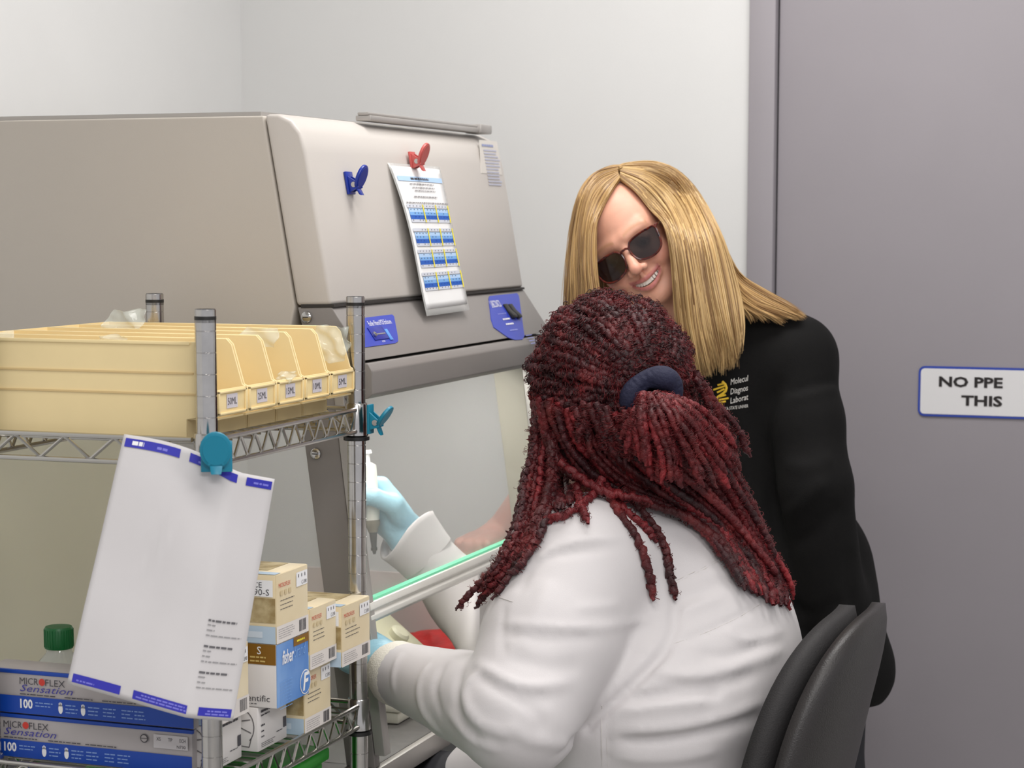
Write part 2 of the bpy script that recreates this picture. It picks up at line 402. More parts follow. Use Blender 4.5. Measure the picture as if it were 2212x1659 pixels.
def tubes(paths, radii, n):
    """paths (K,S,3), radii (K,S,n): many tubes at once -> V,F"""
    K, S, _ = paths.shape
    t = np.gradient(paths, axis=1); t /= np.linalg.norm(t, axis=2, keepdims=True)+1e-12
    ref = np.array([.31, .22, .92]); u = np.cross(t, ref); u /= np.linalg.norm(u, axis=2, keepdims=True)+1e-12; v = np.cross(t, u)
    a = 2*np.pi*np.arange(n)/n
    V = paths[:, :, None, :]+radii[..., None]*(np.cos(a)[None, None, :, None]*u[:, :, None, :]+np.sin(a)[None, None, :, None]*v[:, :, None, :])
    base = (np.arange(K)*S*n)[:, None, None]+(np.arange(S-1)*n)[None, :, None]; k = np.arange(n)[None, None, :]; k2 = (k+1) % n
    F = np.stack([base+k, base+k2, base+k2+n, base+k+n], -1).reshape(-1, 4)
    return V.reshape(-1, 3), F
# ================================================================ ROOM
def st(o, name=None): o['kind'] = 'structure'; return o
WB = 4.0
st(MB().box((-2.15, -1.6, -.1), (2.6, 4.12, 0)).build('floor', M_floor))
st(MB().box((-2.15, -1.6, 2.7), (2.6, 4.12, 2.8)).build('ceiling', M_ceil))
st(MB().box((-2.15, WB, 0), (-.947, WB+.12, 2.7)).build('wall_back', M_wall))
st(MB().box((-.947, WB, 2.12), (.12, WB+.12, 2.7)).box((.12, WB, 0), (2.6, WB+.12, 2.7)).build('wall_back', M_wall))
st(MB().box((-2.15, -1.6, 0), (-2.05, WB, 2.7)).build('wall_left', M_wall))
st(MB().box((-2.05, WB-.012, 0), (-.947, WB, .1)).build('baseboard_back', M_gray))
fr = st(MB().box((-.947, WB-.016, 0), (-.8955, WB+.1, 2.12)).box((.07, WB-.016, 0), (.12, WB+.1, 2.12)).box((-.8955, WB-.016, 2.07), (.07, WB+.1, 2.12)).build('trim_door', M_door, bevel=.002))
dr = st(MB().box((-.892, WB+.004, .01), (.067, WB+.05, 2.066)).build('door_1', M_door, bevel=.0015))
q = MB(); q.lathe([(.028, 0), (.028, .008), (.012, .012), (.012, .05)], (-.0, WB+.004, 1.0), (0, -1, 0)); q.tube([(0, WB-.045, 1.0), (-.11, WB-.045, 1.0)], .01, 10); q.build('door_handle', M_steel, dr, True)
# sign on the door
sg = empty('door_sign', hity(2000, 897, WB+.002)); tag(sg, 'white rectangular sign with blue border and black lettering on the grey door', 'sign')
tl = hity(1985, 790, WB+.003); bl = hity(1985, 898, WB+.003); sw, sh = .30, tl[2]-bl[2]
def rrect(w_, h_, r, n=6, i=0.): 
    pts = []
    for cx, cy, a0 in ((w_-r, h_-r, 0), (r, h_-r, 90), (r, r, 180), (w_-r, r, 270)):
        for k in range(n+1): a = math.radians(a0+90*k/n); pts.append((cx+(r-i)*math.cos(a), cy+(r-i)*math.sin(a)))
    return pts
MB().prism(rrect(sw, sh, .012), (tl[0], WB+.003, bl[2]), X, Z, -Y, .002).build('border', M_sgnb, sg)
MB().prism(rrect(sw, sh, .012, i=.0045), (tl[0], WB+.0015, bl[2]), X, Z, -Y, .0012).build('sign_face', M_sgn, sg)
def hpx(px): return hity(px, 840, WB)[0]-tl[0]
pr = Print((tl[0], WB, bl[2]), X, Z)
hN = .0185
pr.text('NO PPE', hpx(2028), hity(2030, 834, WB)[2]-bl[2], hN, M_sgnk, 2, width=hpx(2166)-hpx(2028), bold=.035)
pr.text('THIS', hpx(2077), hity(2077, 875, WB)[2]-bl[2], hN, M_sgnk, 2, width=hpx(2166)-hpx(2077), bold=.035)
pr.build('lettering', sg)
for (x, y, sx, sy) in ((-.35, 1.55, 1.2, .6), (-.75, 3.05, 1.2, .6), (1.3, 1.2, 1.2, .6), (.6, -.6, 1.2, .6)):
    t = empty('ceiling_light', (x, y, 2.68)); tag(t, 'white recessed ceiling light panel '+{-.35: 'above the wire rack and seated person', -.75: 'above the smiling standing person', 1.3: 'to the right, in front of the grey door', .6: 'behind the camera position'}[x], 'lamp', 'ceiling light panels')
    m = MB()
    for a0, b0, a1, b1 in ((-sx/2-.03, -sy/2-.03, sx/2+.03, -sy/2), (-sx/2-.03, sy/2, sx/2+.03, sy/2+.03), (-sx/2-.03, -sy/2, -sx/2, sy/2), (sx/2, -sy/2, sx/2+.03, sy/2)): m.box((x+a0, y+b0, 2.675), (x+a1, y+b1, 2.7))
    m.build('frame', M_white, t); MB().box((x-sx/2, y-sy/2, 2.685), (x+sx/2, y+sy/2, 2.7)).build('diffuser', M_tube, t)
# ================================================================ HOOD (filtered enclosure), near side plane b=HB0, far side HB1
HB0, HB1, HBK, BZ = 2.692, 3.51, -2.0, .66
hood = empty('filtered_enclosure', (-1.6, 3.1, BZ)); tag(hood, 'large beige and grey laboratory enclosure with clear sash and blue control labels', 'fume hood')
def apr(name, poly, b0, b1, m, parent, bevel=0, seg=3):
    """extrude an (a,z) polygon along the wall direction"""
    return MB().prism(poly, (0, b0, 0), X, Z, Y, b1-b0).build(name, m, parent, bevel=bevel, seg=seg)
apr('upper_cabinet', [(HBK, 1.20), (-1.33, 1.20), (-1.300, 1.326), (-1.346, 1.597), (HBK, 1.597)], HB0, HB1, M_hside, hood, .003)
apr('front_cover', [(-1.297, 1.327), (-1.241, 1.329), (-1.262, 1.45), (-1.279, 1.545), (-1.287, 1.572), (-1.302, 1.590), (-1.322, 1.599), (-1.344, 1.599)], HB0-.001, HB1-.002, M_hood, hood, .006, 3)
apr('control_panel', [(-1.33, 1.205), (-1.287, 1.288), (-1.296, 1.325), (-1.243, 1.3265), (-1.239, 1.322), (-1.190, 1.251), (-1.23, 1.246)], HB0+.001, HB1-.001, M_gray, hood, .002)
apr('lip_panel', [(-1.29, 1.19), (-1.235, 1.246), (-1.187, 1.247), (-1.180, 1.236), (-1.180, 1.203), (-1.188, 1.196), (-1.21, 1.196)], HB0+.002, HB1-.003, M_gray, hood, .002)
apr('seam_strip', [(-1.29, 1.324), (-1.238, 1.326), (-1.2385, 1.3295), (-1.29, 1.329)], HB0, HB1-.004, M_dark, hood)
M_olv = mat('far frame grey', (170, 166, 152), .5)
for (b0, b1, n_) in ((HB0, HB0+.018, 'near'), (HB1-.018, HB1, 'far')):
    apr('side_frame', [(-1.296, 1.20), (-1.239, 1.20), (-1.179, BZ), (-1.225, BZ)], b0, b1, M_gray if n_ == 'near' else M_olv, hood, .0015)
    apr('sash_track', [(-1.239, 1.20), (-1.224, 1.20), (-1.163, BZ+.02), (-1.179, BZ+.02)], b0-.002, b1+.002, M_gray2, hood, .001)
    apr('side_window', [(HBK, BZ), (-1.226, BZ), (-1.297, 1.20), (HBK, 1.20)], b0+.007, b0+.011, M_glass, hood)
apr('back_panel', [(HBK, BZ), (-1.90, BZ), (-1.88, 1.20), (HBK, 1.20)], HB0+.02, HB1-.02, mat('olive beige liner', (196, 190, 160), .5, noise=.05, nscale=4), hood)
MB().box((-1.88, HB1-.016, BZ+.001), (-1.24, HB1-.008, .80)).build('side_liner', mat('pinkish grey liner', (204, 192, 190), .5), hood)
m = MB(); m.box((-1.50, HB0+.02, BZ+.001), (-1.44, HB0+.022, 1.19)); m.build('inner_post', M_gray2, hood)
for (px, py) in ((663, 685), (683, 980)):
    c = hity(px, py, HB0); m = MB(); m.lathe([(.0085, 0), (.008, .003), (.0055, .0048), (.001, .005)], c, (0, -1, 0), 20); s_ = m.build('screw', M_steel, hood, True)
    mk('screw_slot', *(lambda c=c: ([c+np.array([-.004, -.0052, -.0008]), c+np.array([.004, -.0052, -.0008]), c+np.array([.004, -.0052, .0008]), c+np.array([-.004, -.0052, .0008])], [(0, 1, 2, 3)]))(), M_dark, s_)
# sash glass and its white rail with the green glass edge
SA, SZ0, SZ1 = -1.196, .869, .903
MB().prism([(-1.212, 1.215), (-1.208, 1.215), (SA-.004, SZ1), (SA-.008, SZ1)], (0, HB0+.02, 0), X, Z, Y, HB1-HB0-.04).build('sash_glass', M_glass, hood)
MB().prism([(SA-.012, SZ0), (SA+.004, SZ0), (SA+.010, SZ0+.006), (SA+.010, SZ0+.013), (SA+.005, SZ0+.017), (SA+.010, SZ0+.022), (SA+.008, SZ1-.002), (SA-.012, SZ1-.002)], (0, HB0+.005, 0), X, Z, Y, HB1-HB0-.01).build('sash_rail', mat('white sash rail', (222, 220, 214), .3), hood, bevel=.001)
MB().box((SA-.008, HB0+.02, SZ1-.002), (SA+.0035, HB1-.02, SZ1+.0015)).build('glass_edge', M_green_e, hood)
m = MB(); m.box((-1.36, HB0+.1, 1.182), (-1.30, HB1-.1, 1.20)); m.build('hood_lamp', M_tube2, hood)
# top rail with rounded end
m = MB(); m.box((-1.318, 2.95, 1.6005), (-1.292, 3.455, 1.609)).box((-1.315, 2.95, 1.609), (-1.295, 3.455, 1.614)); m.build('top_rail', M_gray2, hood, bevel=.002)
m = MB(); m.box((-1.320, 3.42, 1.5995), (-1.288, 3.475, 1.6155)); m.build('rail_end', M_gray2, hood, bevel=.003)
MB().box((-2.0, HB0+.02, 1.598), (-1.36, HB1-.02, 1.604)).build('top_cover', M_gray2, hood)
# face planes of the front
def fplane(p0, p1):
    """plane through two (a,z) points, running along b : returns solver pixel->3D, U (along b), V (up)"""
    V_ = np.array([p1[0]-p0[0], 0, p1[1]-p0[1]]); V_ /= np.linalg.norm(V_); N_ = np.cross(Y, V_); O = np.array([p0[0], 0, p0[1]])
    def at(px, py, off=0.): d = ray(px, py); return C0+d*(((O-C0)@N_)/(d@N_))+N_*off
    return at, Y, V_, N_
at_c, Uc, Vc, Nc = fplane((-1.241, 1.329), (-1.279, 1.545))
at_p, Up, Vp, Np = fplane((-1.190, 1.251), (-1.239, 1.322))
# label with filter gauge
def label_board(name, quad, m, thick=.0012, at=at_p, N=Np, par=hood):
    V = [at(*p) for p in quad]; n = len(V); W_ = [v+N*thick for v in V]
    return mk(name, V+W_, [tuple(range(n-1, -1, -1)), tuple(range(n, 2*n))]+[(i, (i+1) % n, (i+1) % n+n, i+n) for i in range(n)], m, par)
lb = label_board('filter_label', [(780, 752), (853, 742), (859, 738), (858, 726), (850, 684), (846, 680), (780, 688)], M_lab)
o = at_p(795, 706, .0016); pr = Print(o, Up, Vp); sc1 = np.linalg.norm(at_p(846, 700)-at_p(795, 706))
pr.text('Purifier Filtered PCR Enclosure', .003, .000, .0085, M_white, 1, width=sc1*.95, bold=.0)
pr.text('FILTER', .012, -.029, .0028, M_white, 1)
pr.build('lettering', lb)
g = at_p(803, 728, .0014)
MB().box((0, 0, 0), (.052, .022, .0012), (Up, Vp, Np), g-Vp*.007+Up*.000).build('raised_panel', mat('deep blue panel', (36, 46, 150), .35), lb, bevel=.0005)
m = MB(); m.lathe([(.004, 0), (.004, .004), (.001, .0055)], g+Up*.006+Vp*.002, Np, 16); m.build('knob', M_steel, lb, True)
m = MB()
for i in range(9): m.lathe([(.0013, 0), (.0011, .0012)], g+Up*(.014+i*.0038)+Vp*.002+Np*.001, Np, 8)
m.build('indicator_row', M_gray2, lb)
MB().box((0, 0, 0), (.010, .019, .0015), (Up, Vp, Np), at_p(841, 735, .0014)-Vp*.001).build('gauge_window', M_lab2, lb, bevel=.0004)
lb = label_board('switch_label', [(1055, 645), (1057, 640), (1116, 634), (1120, 640), (1132, 726), (1128, 734), (1112, 735), (1097, 730), (1066, 708), (1060, 690)], M_lab)
pr = Print(at_p(1064, 668, .0016), Up, Vp); wlab = np.linalg.norm(at_p(1085, 666)-at_p(1064, 668))
pr.text('LABCONCO', 0, .002, .014, M_white, 1, width=wlab)
pr.lines(.004, -.012, .05, 1, .004, mat('pale lilac ink', (150, 158, 226), .5), .0012, 1); pr.lines(.012, -.024, .046, 2, .010, M_white, .003, 1)
pr.lines(.012, -.046, .05, 1, .004, mat('pale lilac ink', (150, 158, 226), .5), .002, 1); pr.lines(.07, -.06, .04, 4, .0055, mat('pale lilac ink', (150, 158, 226), .5), .0016, 1)
pr.build('lettering', lb)
for (px0, px1) in ((1104, 1113), (1115, 1123)):
    o = at_p(px0, 690, .001); wv = np.linalg.norm(at_p(px1, 689)-at_p(px0, 690)); hv = abs((at_p(px0, 657)-at_p(px0, 690))@Vp)
    MB().prism([(0, 0), (.006, 0), (.007, .004), (.0035, hv*.55), (.003, hv), (0, hv)], o, Np, Vp, Up, wv*.9).build('rocker_switch', M_black, lb, bevel=.0008)
lb = label_board('rating_sticker', [(1039, 374), (1084, 378), (1073, 306), (1035, 302)], mat('sticker paper', (212, 207, 200), .5), .0006, at_c, Nc)
pr = Print(at_c(1040, 316, .0012), Y, Vc); wv = np.linalg.norm(at_c(1078, 372)-at_c(1043, 370)); pr.lines(0, 0, wv*.8, 1, .005, mat('sticker ink', (150, 158, 196), .6), .004, 1)
pr.lines(.004, -.008, wv*.95, 12, .0055, mat('sticker ink2', (184, 186, 204), .6), .0028, 1); pr.build('lettering', lb)
# magnetic clips
def clip(name, label, base, N, V, m, parent=None, disc=.0165, tall=.034, opening=32, plate=(.024, .034)):
    """base: contact point on the surface ; N outward ; V up ; a square magnet plate and a round sprung lever"""
    base = np.array(base, float); N = np.array(N, float); V = np.array(V, float); N /= np.linalg.norm(N); V = V-N*(V@N); V /= np.linalg.norm(V); U = np.cross(V, N)
    t = empty(name, base); tag(t, label, 'clip')
    pw, ph = plate
    MB().box((-pw/2, -ph/2, 0), (pw/2, ph/2, .004), (U, V, N), base).build('magnet_plate', m, t, bevel=.001)
    piv = base+N*.012-V*.004
    MB().prism([(.004, .010), (.018, -.002), (.018, -.010), (.004, -.014)], base-U*.009, N, V, U, .003).prism([(.004, .010), (.018, -.002), (.018, -.010), (.004, -.014)], base+U*.006, N, V, U, .003).build('hinge_cheek', m, t, bevel=.0005)
    m2 = MB(); m2.lathe([(.004, -.010), (.004, .010)], piv, U, 14); m2.build('spring', M_steel, t, True)
    a = math.radians(opening); d = V*math.cos(a)+N*math.sin(a); nn = N*math.cos(a)-V*math.sin(a)
    c = piv+d*.013+nn*.002; poly = [(disc*math.cos(k*math.pi/12), disc*1.15*math.sin(k*math.pi/12)) for k in range(24)]
    MB().prism(poly, c, U, d, nn, .0045).build('lever_disc', m, t, bevel=.0012)
    MB().prism([(disc*.8*math.cos(k*math.pi/12), disc*.95*math.sin(k*math.pi/12)) for k in range(24)], c+nn*.0045, U, d, nn, .0006).build('disc_face', m, t)
    tip = base-V*.023+N*.005
    MB().prism([(-.008, 0), (.008, 0), (.006, -.015), (-.006, -.015)], piv-d*.002, U, V*.93-N*.36, nn, .004).build('jaw', m, t, bevel=.001)
    return t
clip('magnetic_clip', 'small dark blue magnetic clip alone on the hood front', at_c(752, 396, .0005), Nc, Vc, M_bclip, opening=30)
clip('magnetic_clip', 'coral red magnetic clip holding the laminated schedule', at_c(884, 347, .004), Nc, Vc, M_rclip, opening=30, plate=(.022, .026))
# laminated schedule : hangs from the red clip, swings free of the leaning front
sc_ = empty('laminated_schedule', at_c(935, 680, .01)); tag(sc_, 'long laminated sheet of blue and yellow number tables on the hood', 'paper sheet')
SH = [(835, 352, .002), (944, 362, .002), (893, 688, .026), (985, 675, .022)]
TL, TR, BL, BR = [at_c(x, y, o) for x, y, o in SH]
def smap(u, v, off=0., TL=TL, TR=TR, BL=BL, BR=BR):
    p = TL*(1-u)*(1-v)+TR*u*(1-v)+BL*(1-u)*v+BR*u*v
    return p+Nc*(.006*math.sin(math.pi*v)*(.6+.4*u)+.003*math.sin(5*v+2*u)+off)
def sheet_mesh(name, fmap, m, parent, u0=0, u1=1, v0=0, v1=1, nu=10, nv=24, th=.0005, off=0.):
    V = []; F = []
    for side in (0, 1):
        for j in range(nv+1):
            for i in range(nu+1): V.append(fmap(u0+(u1-u0)*i/nu, v0+(v1-v0)*j/nv, off-(th if side else 0)))
    n1 = (nu+1)*(nv+1)
    for j in range(nv):
        for i in range(nu):
            a = j*(nu+1)+i; F.append((a, a+nu+1, a+nu+2, a+1)); F.append((a+n1, a+1+n1, a+nu+2+n1, a+nu+1+n1))
    rim = [i for i in range(nu+1)]+[j*(nu+1)+nu for j in range(1, nv+1)]+[nv*(nu+1)+i for i in range(nu-1, -1, -1)]+[j*(nu+1) for j in range(nv-1, 0, -1)]
    for i in range(len(rim)): a, b = rim[i], rim[(i+1) % len(rim)]; F.append((a, b, b+n1, a+n1))
    return mk(name, V, F, m, parent, True)
sheet_mesh('laminate', smap, mat('laminate film', (230, 230, 228), .15, alpha=.45, spec=.8), sc_)
sheet_mesh('paper', smap, mat('schedule paper', (240, 240, 240), .5), sc_, .03, .97, .02, .955, off=.0006)
pr = Print((0, 0, 0), Y, Z, fmap=lambda u, v, o: smap(u, v, .0012+o))
def gr(u0, v0, u1, v1, m, l=1): pr.rect(u0, v0, u1, v1, m, l, 6)
gr(.06, .085, .95, .117, M_lblue)
def words(u0, u1, v, h, m): 
    a = u0
    while a < u1: b = min(u1, a+random.uniform(.02, .06)); gr(a, v, b, v+h, m, 2); a = b+.012
words(.30, .66, .093, .014, M_ink)
for k, v in enumerate((.132, .156, .177)): words(.25+.03*k, .74, v, .007, mat('pale ink', (150, 148, 150), .6))
words(.26, .75, .217, .009, mat('pale ink', (150, 148, 150), .6)); words(.07, .97, .258, .009, mat('pale ink', (150, 148, 150), .6))
for t, v0 in enumerate((.275, .432, .572, .722)):
    h = .118
    gr(.06, v0, .96, v0+h*.19, mat('table grey', (206, 210, 220), .6)); gr(.06, v0+h*.19, .96, v0+h*.215, M_ink, 2)
    gr(.08, v0+h*.215, .96, v0+h*.42, M_lblue); gr(.08, v0+h*.42, .96, v0+h*.60, M_mblue); gr(.08, v0+h*.60, .96, v0+h*.84, M_dblue); gr(.08, v0+h*.84, .96, v0+h, mat('table grey', (206, 210, 220), .6))
    for j in range(5):
        for i in range(12):
            if random.random() < .8: gr(.11+i*.07, v0+h*(.06+.2*j), .125+i*.07, v0+h*(.11+.2*j), M_ink if j != 3 else mat('table dark ink', (20, 60, 150), .6), 2)
    for c in (.37, .65, .93): gr(c, v0, c+.024, v0+h*1.0, M_yel, 3)
pr.build('number_tables', sc_)
# worktop under the hood
bench = empty('workbench', (-1.6, 3.0, 0)); tag(bench, 'dark grey worktop with steel edge carrying the lab enclosure', 'table')
MB().box((-2.04, 2.64, .625), (-1.186, 3.95, BZ)).build('worktop', M_bench, bench, bevel=.003)
MB().box((-1.186, 2.64, .628), (-1.174, 3.95, BZ-.0005)).build('edge_strip', M_gray2, bench, bevel=.001)
for (a, b) in ((-1.215, 2.66), (-1.215, 3.90), (-2.0, 2.66), (-2.0, 3.90)): MB().box((a-.02, b-.01, .0), (a+.02, b+.03, .6248)).build('leg', M_gray2, bench, bevel=.002)
# things on the worktop
def slab(cx, cy, z0, w_, d_, h_, m, name, parent, bev=.003, rz=0.):
    c, s_ = math.cos(rz), math.sin(rz); return MB().box((-w_/2, -d_/2, 0), (w_/2, d_/2, h_), ((c, s_, 0), (-s_, c, 0), (0, 0, 1)), (cx, cy, z0)).build(name, m, parent, bevel=bev)
p = hitz(868, 1430, BZ); dv = empty('small_mixer', p); tag(dv, 'small putty coloured bench mixer with round knob inside the enclosure', 'lab device')
p = hity(862, 1380, 3.05); p = np.array([-1.40, 3.02, BZ])
t_ = hitx(850, 1375, -1.36); bx, by = t_[0], t_[1]
t_ = hitx(862, 1374, -1.30); bx, by, bz = t_; pn = np.array([.62, 0, .785]); m = MB(); m.prism([(-.06, 0), (.06, 0), (.06, bz-BZ-.047), (-.06, bz-BZ+.047)], (bx, by-.055, BZ), X, Z, Y, .10); m.build('housing', M_devc, dv, bevel=.005)
m = MB(); m.lathe([(.017, 0), (.017, .010), (.013, .014), (.003, .015)], (bx, by-.008, bz), pn, 24); m.build('knob', mat('pale knob', (206, 204, 180), .4), dv, True)
MB().box((bx+.0603, by-.03, bz-.085), (bx+.062, by+.035, bz-.055)).build('blue_badge', M_lab, dv)
# red bag
def blob(name, c, r, m, parent=None, seed=1, h=.005, k=9, wr=.012, label=None, cat=None, z0=None, grp=None):
    rg = np.random.default_rng(seed); c = np.array(c, float); r = np.array(r, float)
    f = Field(c-r*1.5-.02, c+r*1.5+.02, h); f.ell(c, r, 0)
    for i in range(k): d = rg.normal(size=3); d /= np.linalg.norm(d); f.ell(c+d*r*.75, r*rg.uniform(.3, .5), .008)
    for i in range(k*2):
        a = rg.normal(size=3); a /= np.linalg.norm(a); b = a+rg.normal(size=3)*.6; b /= np.linalg.norm(b); f.fold([c+a*r, c+(a+b)/2*r*1.05, c+b*r], rg.choice([-1, 1])*wr*.4, wr)
    if z0 is not None:
        sl, x, y, z = f.sub(f.lo, c+r*2+.1); f.f = np.maximum(f.f, (z0-z)+0*f.f)
    V, F = f.mesh(1); o = mk(name, V, F, m, parent, True)
    if label: tag(o, label, cat, grp)
    return o
rb = hitz(965, 1412, BZ+.012)
blob('plastic_bag', (rb[0]+.01, rb[1]-.02, BZ+.02), (.095, .085, .034), M_rbag, None, 4, wr=.020, k=14, h=.004, label='crumpled red plastic bag lying on the worktop', cat='bag', z0=BZ+.001)
# white lidded boxes at the near end of the worktop
for (px, py, z0, w_, d_, h_, lab) in ((835, 1563, BZ+.001, .10, .12, .028, 'flat white plastic box, lower of two beside the sleeve'), (825, 1515, BZ+.035, .09, .11, .022, 'flat white plastic box, upper of two beside the sleeve')):
    c = hitz(px, py, z0); e = empty('lidded_box', (c[0]-.03, c[1]+d_/2, z0)); tag(e, lab, 'box', 'white boxes under the sleeve')
    slab(c[0]-.03, c[1]+d_/2, z0, w_, d_, h_*.65, mat('ivory box', (222, 220, 206), .35), 'base', e); slab(c[0]-.03, c[1]+d_/2, z0+h_*.65+.0006, w_+.006, d_+.006, h_*.5, mat('ivory box', (222, 220, 206), .35), 'lid', e)
# white box on the end of the worktop under the fist that stands in for a reflection
# ================================================================ WIRE RACK
PF = P(447, 682, 2.43); PR_ = np.array([-1.160, 2.604]); A1 = PF[0]; B0_ = 2.163; B1_ = 2.592; A0 = A1-.31
ZT, ZL = 1.192, .784
rack = empty('wire_shelf_rack', ((A0+A1)/2, (B0_+B1_)/2, 0)); tag(rack, 'chrome wire shelving rack loaded with cream bins and glove boxes', 'shelving rack')
posts = [(A1, B0_, 1.338), (A1, B1_, 1.338), (A0, B1_, 1.338), (A0, B0_, 1.338)]
me_post = None
for (a, b, zt) in posts:
    m = MB(); prof = [(.0118, .02)]; z = .0254
    while z < zt-.012: prof += [(.0127, z), (.0127, z+.0006), (.0127, z+.0238), (.0127, z+.0242), (.0121, z+.0244), (.0121, z+.0250)]; z += .0254
    prof += [(.0127, zt-.008), (.0127, zt-.004)]
    m.lathe(prof, (a, b, 0), (0, 0, 1), 20); po = m.build('post', M_steel, rack, True)
    m = MB(); m.lathe([(.0130, zt-.0048), (.0130, zt-.0005), (.011, zt+.0005)], (a, b, 0), n=20); m.build('cap', M_black, po, True)
    m = MB(); m.lathe([(.017, 0), (.017, .006), (.008, .012), (.008, .03)], (a, b, 0), n=16); m.build('foot', M_black, po, True)
def shelf(z):
    s_ = empty('shelf', ((A0+A1)/2, (B0_+B1_)/2, z)); s_.parent = rack; s_.location = Vector((0, 0, z))
    off = wloc(s_)
    zt, zb = z, z-.030; r = .0032
    cs = [(A1, B0_), (A1, B1_), (A0, B1_), (A0, B0_)]
    for i in range(4):
        (a0, b0), (a1, b1) = cs[i], cs[(i+1) % 4]; d = np.array([a1-a0, b1-b0]); L = np.linalg.norm(d); d /= L; nrm = np.array([d[1], -d[0]])
        e0 = np.array([a0, b0])+d*.017+nrm*.006; e1 = np.array([a1, b1])-d*.017+nrm*.006
        for zz in (zt, zb): m = MB(); m.tube([(e0[0], e0[1], zz), (e1[0], e1[1], zz)], r, 8); m.build('rail', M_wire, s_, True)
        nz = max(2, int(round(np.linalg.norm(e1-e0)/.0195))); pts = []
        per = .037 if i in (0, 2) else .067
        nz = int(np.linalg.norm(e1-e0)/per*2); 
        for k in range(nz+1):
            t = k/nz; q = e0+(e1-e0)*t; zz = zt-.003 if k % 2 else zb+.003
            for dt in (-.06, .06):
                tt = min(1, max(0, t+dt/nz)); q2 = e0+(e1-e0)*tt; pts.append((q2[0], q2[1], zz))
        m = MB(); m.tube(pts, .0021, 6); m.build('zigzag_wire', M_wire, s_, True)
    nw = 17; wm = None
    for k in range(nw):
        b = B0_+.012+(B1_-B0_-.024)*k/(nw-1)
        if wm is None: m = MB(); m.tube([(A0, b, zt-.006), (A1, b, zt-.006)], .0016, 6); o = m.build('deck_wire', M_wire, s_, True); wm = o; ob = b
        else: o = wm.copy(); COL.objects.link(o); o.parent = s_; o.location = (0, b-ob, 0)
    for b in (B0_+.13, B0_+.30): m = MB(); m.tube([(A0, 0, 0), (A1, 0, 0)], .0025, 6); m.v = [(v[0], v[1]+b, v[2]+zt-.0095) for v in m.v]; m.build('brace_wire', M_wire, s_, True)
    for (a, b) in cs:
        m = MB(); m.lathe([(.0145, z-.038), (.0165, z-.036), (.0155, z+.006), (.0145, z+.008)], (a, b, 0), n=20); m.build('collar', M_steel, s_, True)
        m = MB(); m.lathe([(.0180, z-.043), (.0180, z-.038)], (a, b, 0), n=20); m.build('sleeve_clip', M_black, s_, True)
    return s_
shelf(ZT); shelf(ZL-.004); shelf(.42); shelf(.10)
# clips on the posts
clip('magnetic_clip', 'teal magnetic clip gripping the upper shelf corner beside the hood', P(797, 905, 2.82), RT*.95-FH*.3, ZZ, M_teal, opening=36, disc=.015, plate=(.018, .040))
# ---- hanging bins
def make_bin(b, wdt, txt, lab):
    t = empty('storage_bin', (A1-.17, b, ZT+.006)); tag(t, lab, 'bin', 'cream storage bins on the upper shelf')
    z0 = ZT-.003; H_ = .117; L0 = A1-.375; L1 = A1-.022; w2 = wdt/2-.0015; th = .0022
    # side profile (a,z): tall back, sloping front shoulder, low lip
    side = [(L0, 0), (L1-.014, 0), (L1-.014, .024), (L1+.020, .030), (L1+.026, .034), (L1+.026, .060), (L1+.022, .062), (L1+.008, .110), (L1+.001, H_), (L0, H_)]
    for s_ in (-1, 1):
        m = MB(); y0 = b+s_*w2-(th if s_ > 0 else 0); m.prism(side, (0, y0, z0), X, Z, Y, th); sd = m.build('side_wall', M_bin, t, bevel=.0006, seg=1)
        yo = b+s_*(w2+.0002) if s_ > 0 else b-w2-.0012
        m = MB()
        for zz in (.078, .053): m.box((L0, yo, z0+zz), (L1-.004 if zz > .06 else L1+.010, yo+.0010, z0+zz+.0022))
        m.build('side_rib', M_bind, t)
        m = MB(); m.box((L0, yo-.0006, z0+H_-.004), (L1-.008, yo+.0016, z0+H_)); m.build('top_rim', M_bin, t, bevel=.0004)
    m = MB(); m.box((L0, b-w2, z0), (L1-.016, b+w2, z0+th)); m.build('floor_panel', M_bin, t)
    m = MB(); m.box((L0, b-w2, z0), (L0+th, b+w2, z0+H_)); m.build('rear_wall', M_bin, t)
    m = MB(); m.box((L1-.0165, b-w2+.003, z0), (L1-.0143, b+w2-.003, z0+.025)); m.box((L1-.014, b-w2+th, z0+.024), (L1+.023, b+w2-th, z0+.0262)); m.build('lower_front', M_bin, t)
    m = MB(); m.box((L1+.0235, b-w2+.0005, z0+.028), (L1+.0262, b+w2-.0005, z0+.060)); lp = m.build('front_lip', M_bin, t, bevel=.0008)
    m = MB()
    for (u0, v0, u1, v1) in ((-w2+.002, .030, w2-.002, .0325), (-w2+.002, .0555, w2-.002, .058), (-w2+.002, .03, -w2+.005, .058), (w2-.005, .03, w2-.002, .058)): m.box((L1+.0262, b+u0, z0+v0), (L1+.0285, b+u1, z0+v1))
    m.build('label_frame', M_bin, t, bevel=.0004)
    pr = Print((L1+.0266, b-.014, z0+.0365), Y, Z); pr.rect(0, 0, .028, .017, mat('lilac grey label', (206, 200, 206), .6)); pr.text(txt, .0025, .0042, .0085, M_ink, 2, width=.023); pr.build('label', lp)
    return t
NB = 5; wb = (B1_-B0_-.031)/NB
names = ['50ML', '25ML', '15ML', '10ML', '5ML']; 
for i, n_ in enumerate(names):
    make_bin(B0_+.0155+wb*(i+.5), wb, n_, 'cream plastic bin labelled %s on the upper shelf%s' % (n_, ', nearest of the five' if i == 0 else ''))
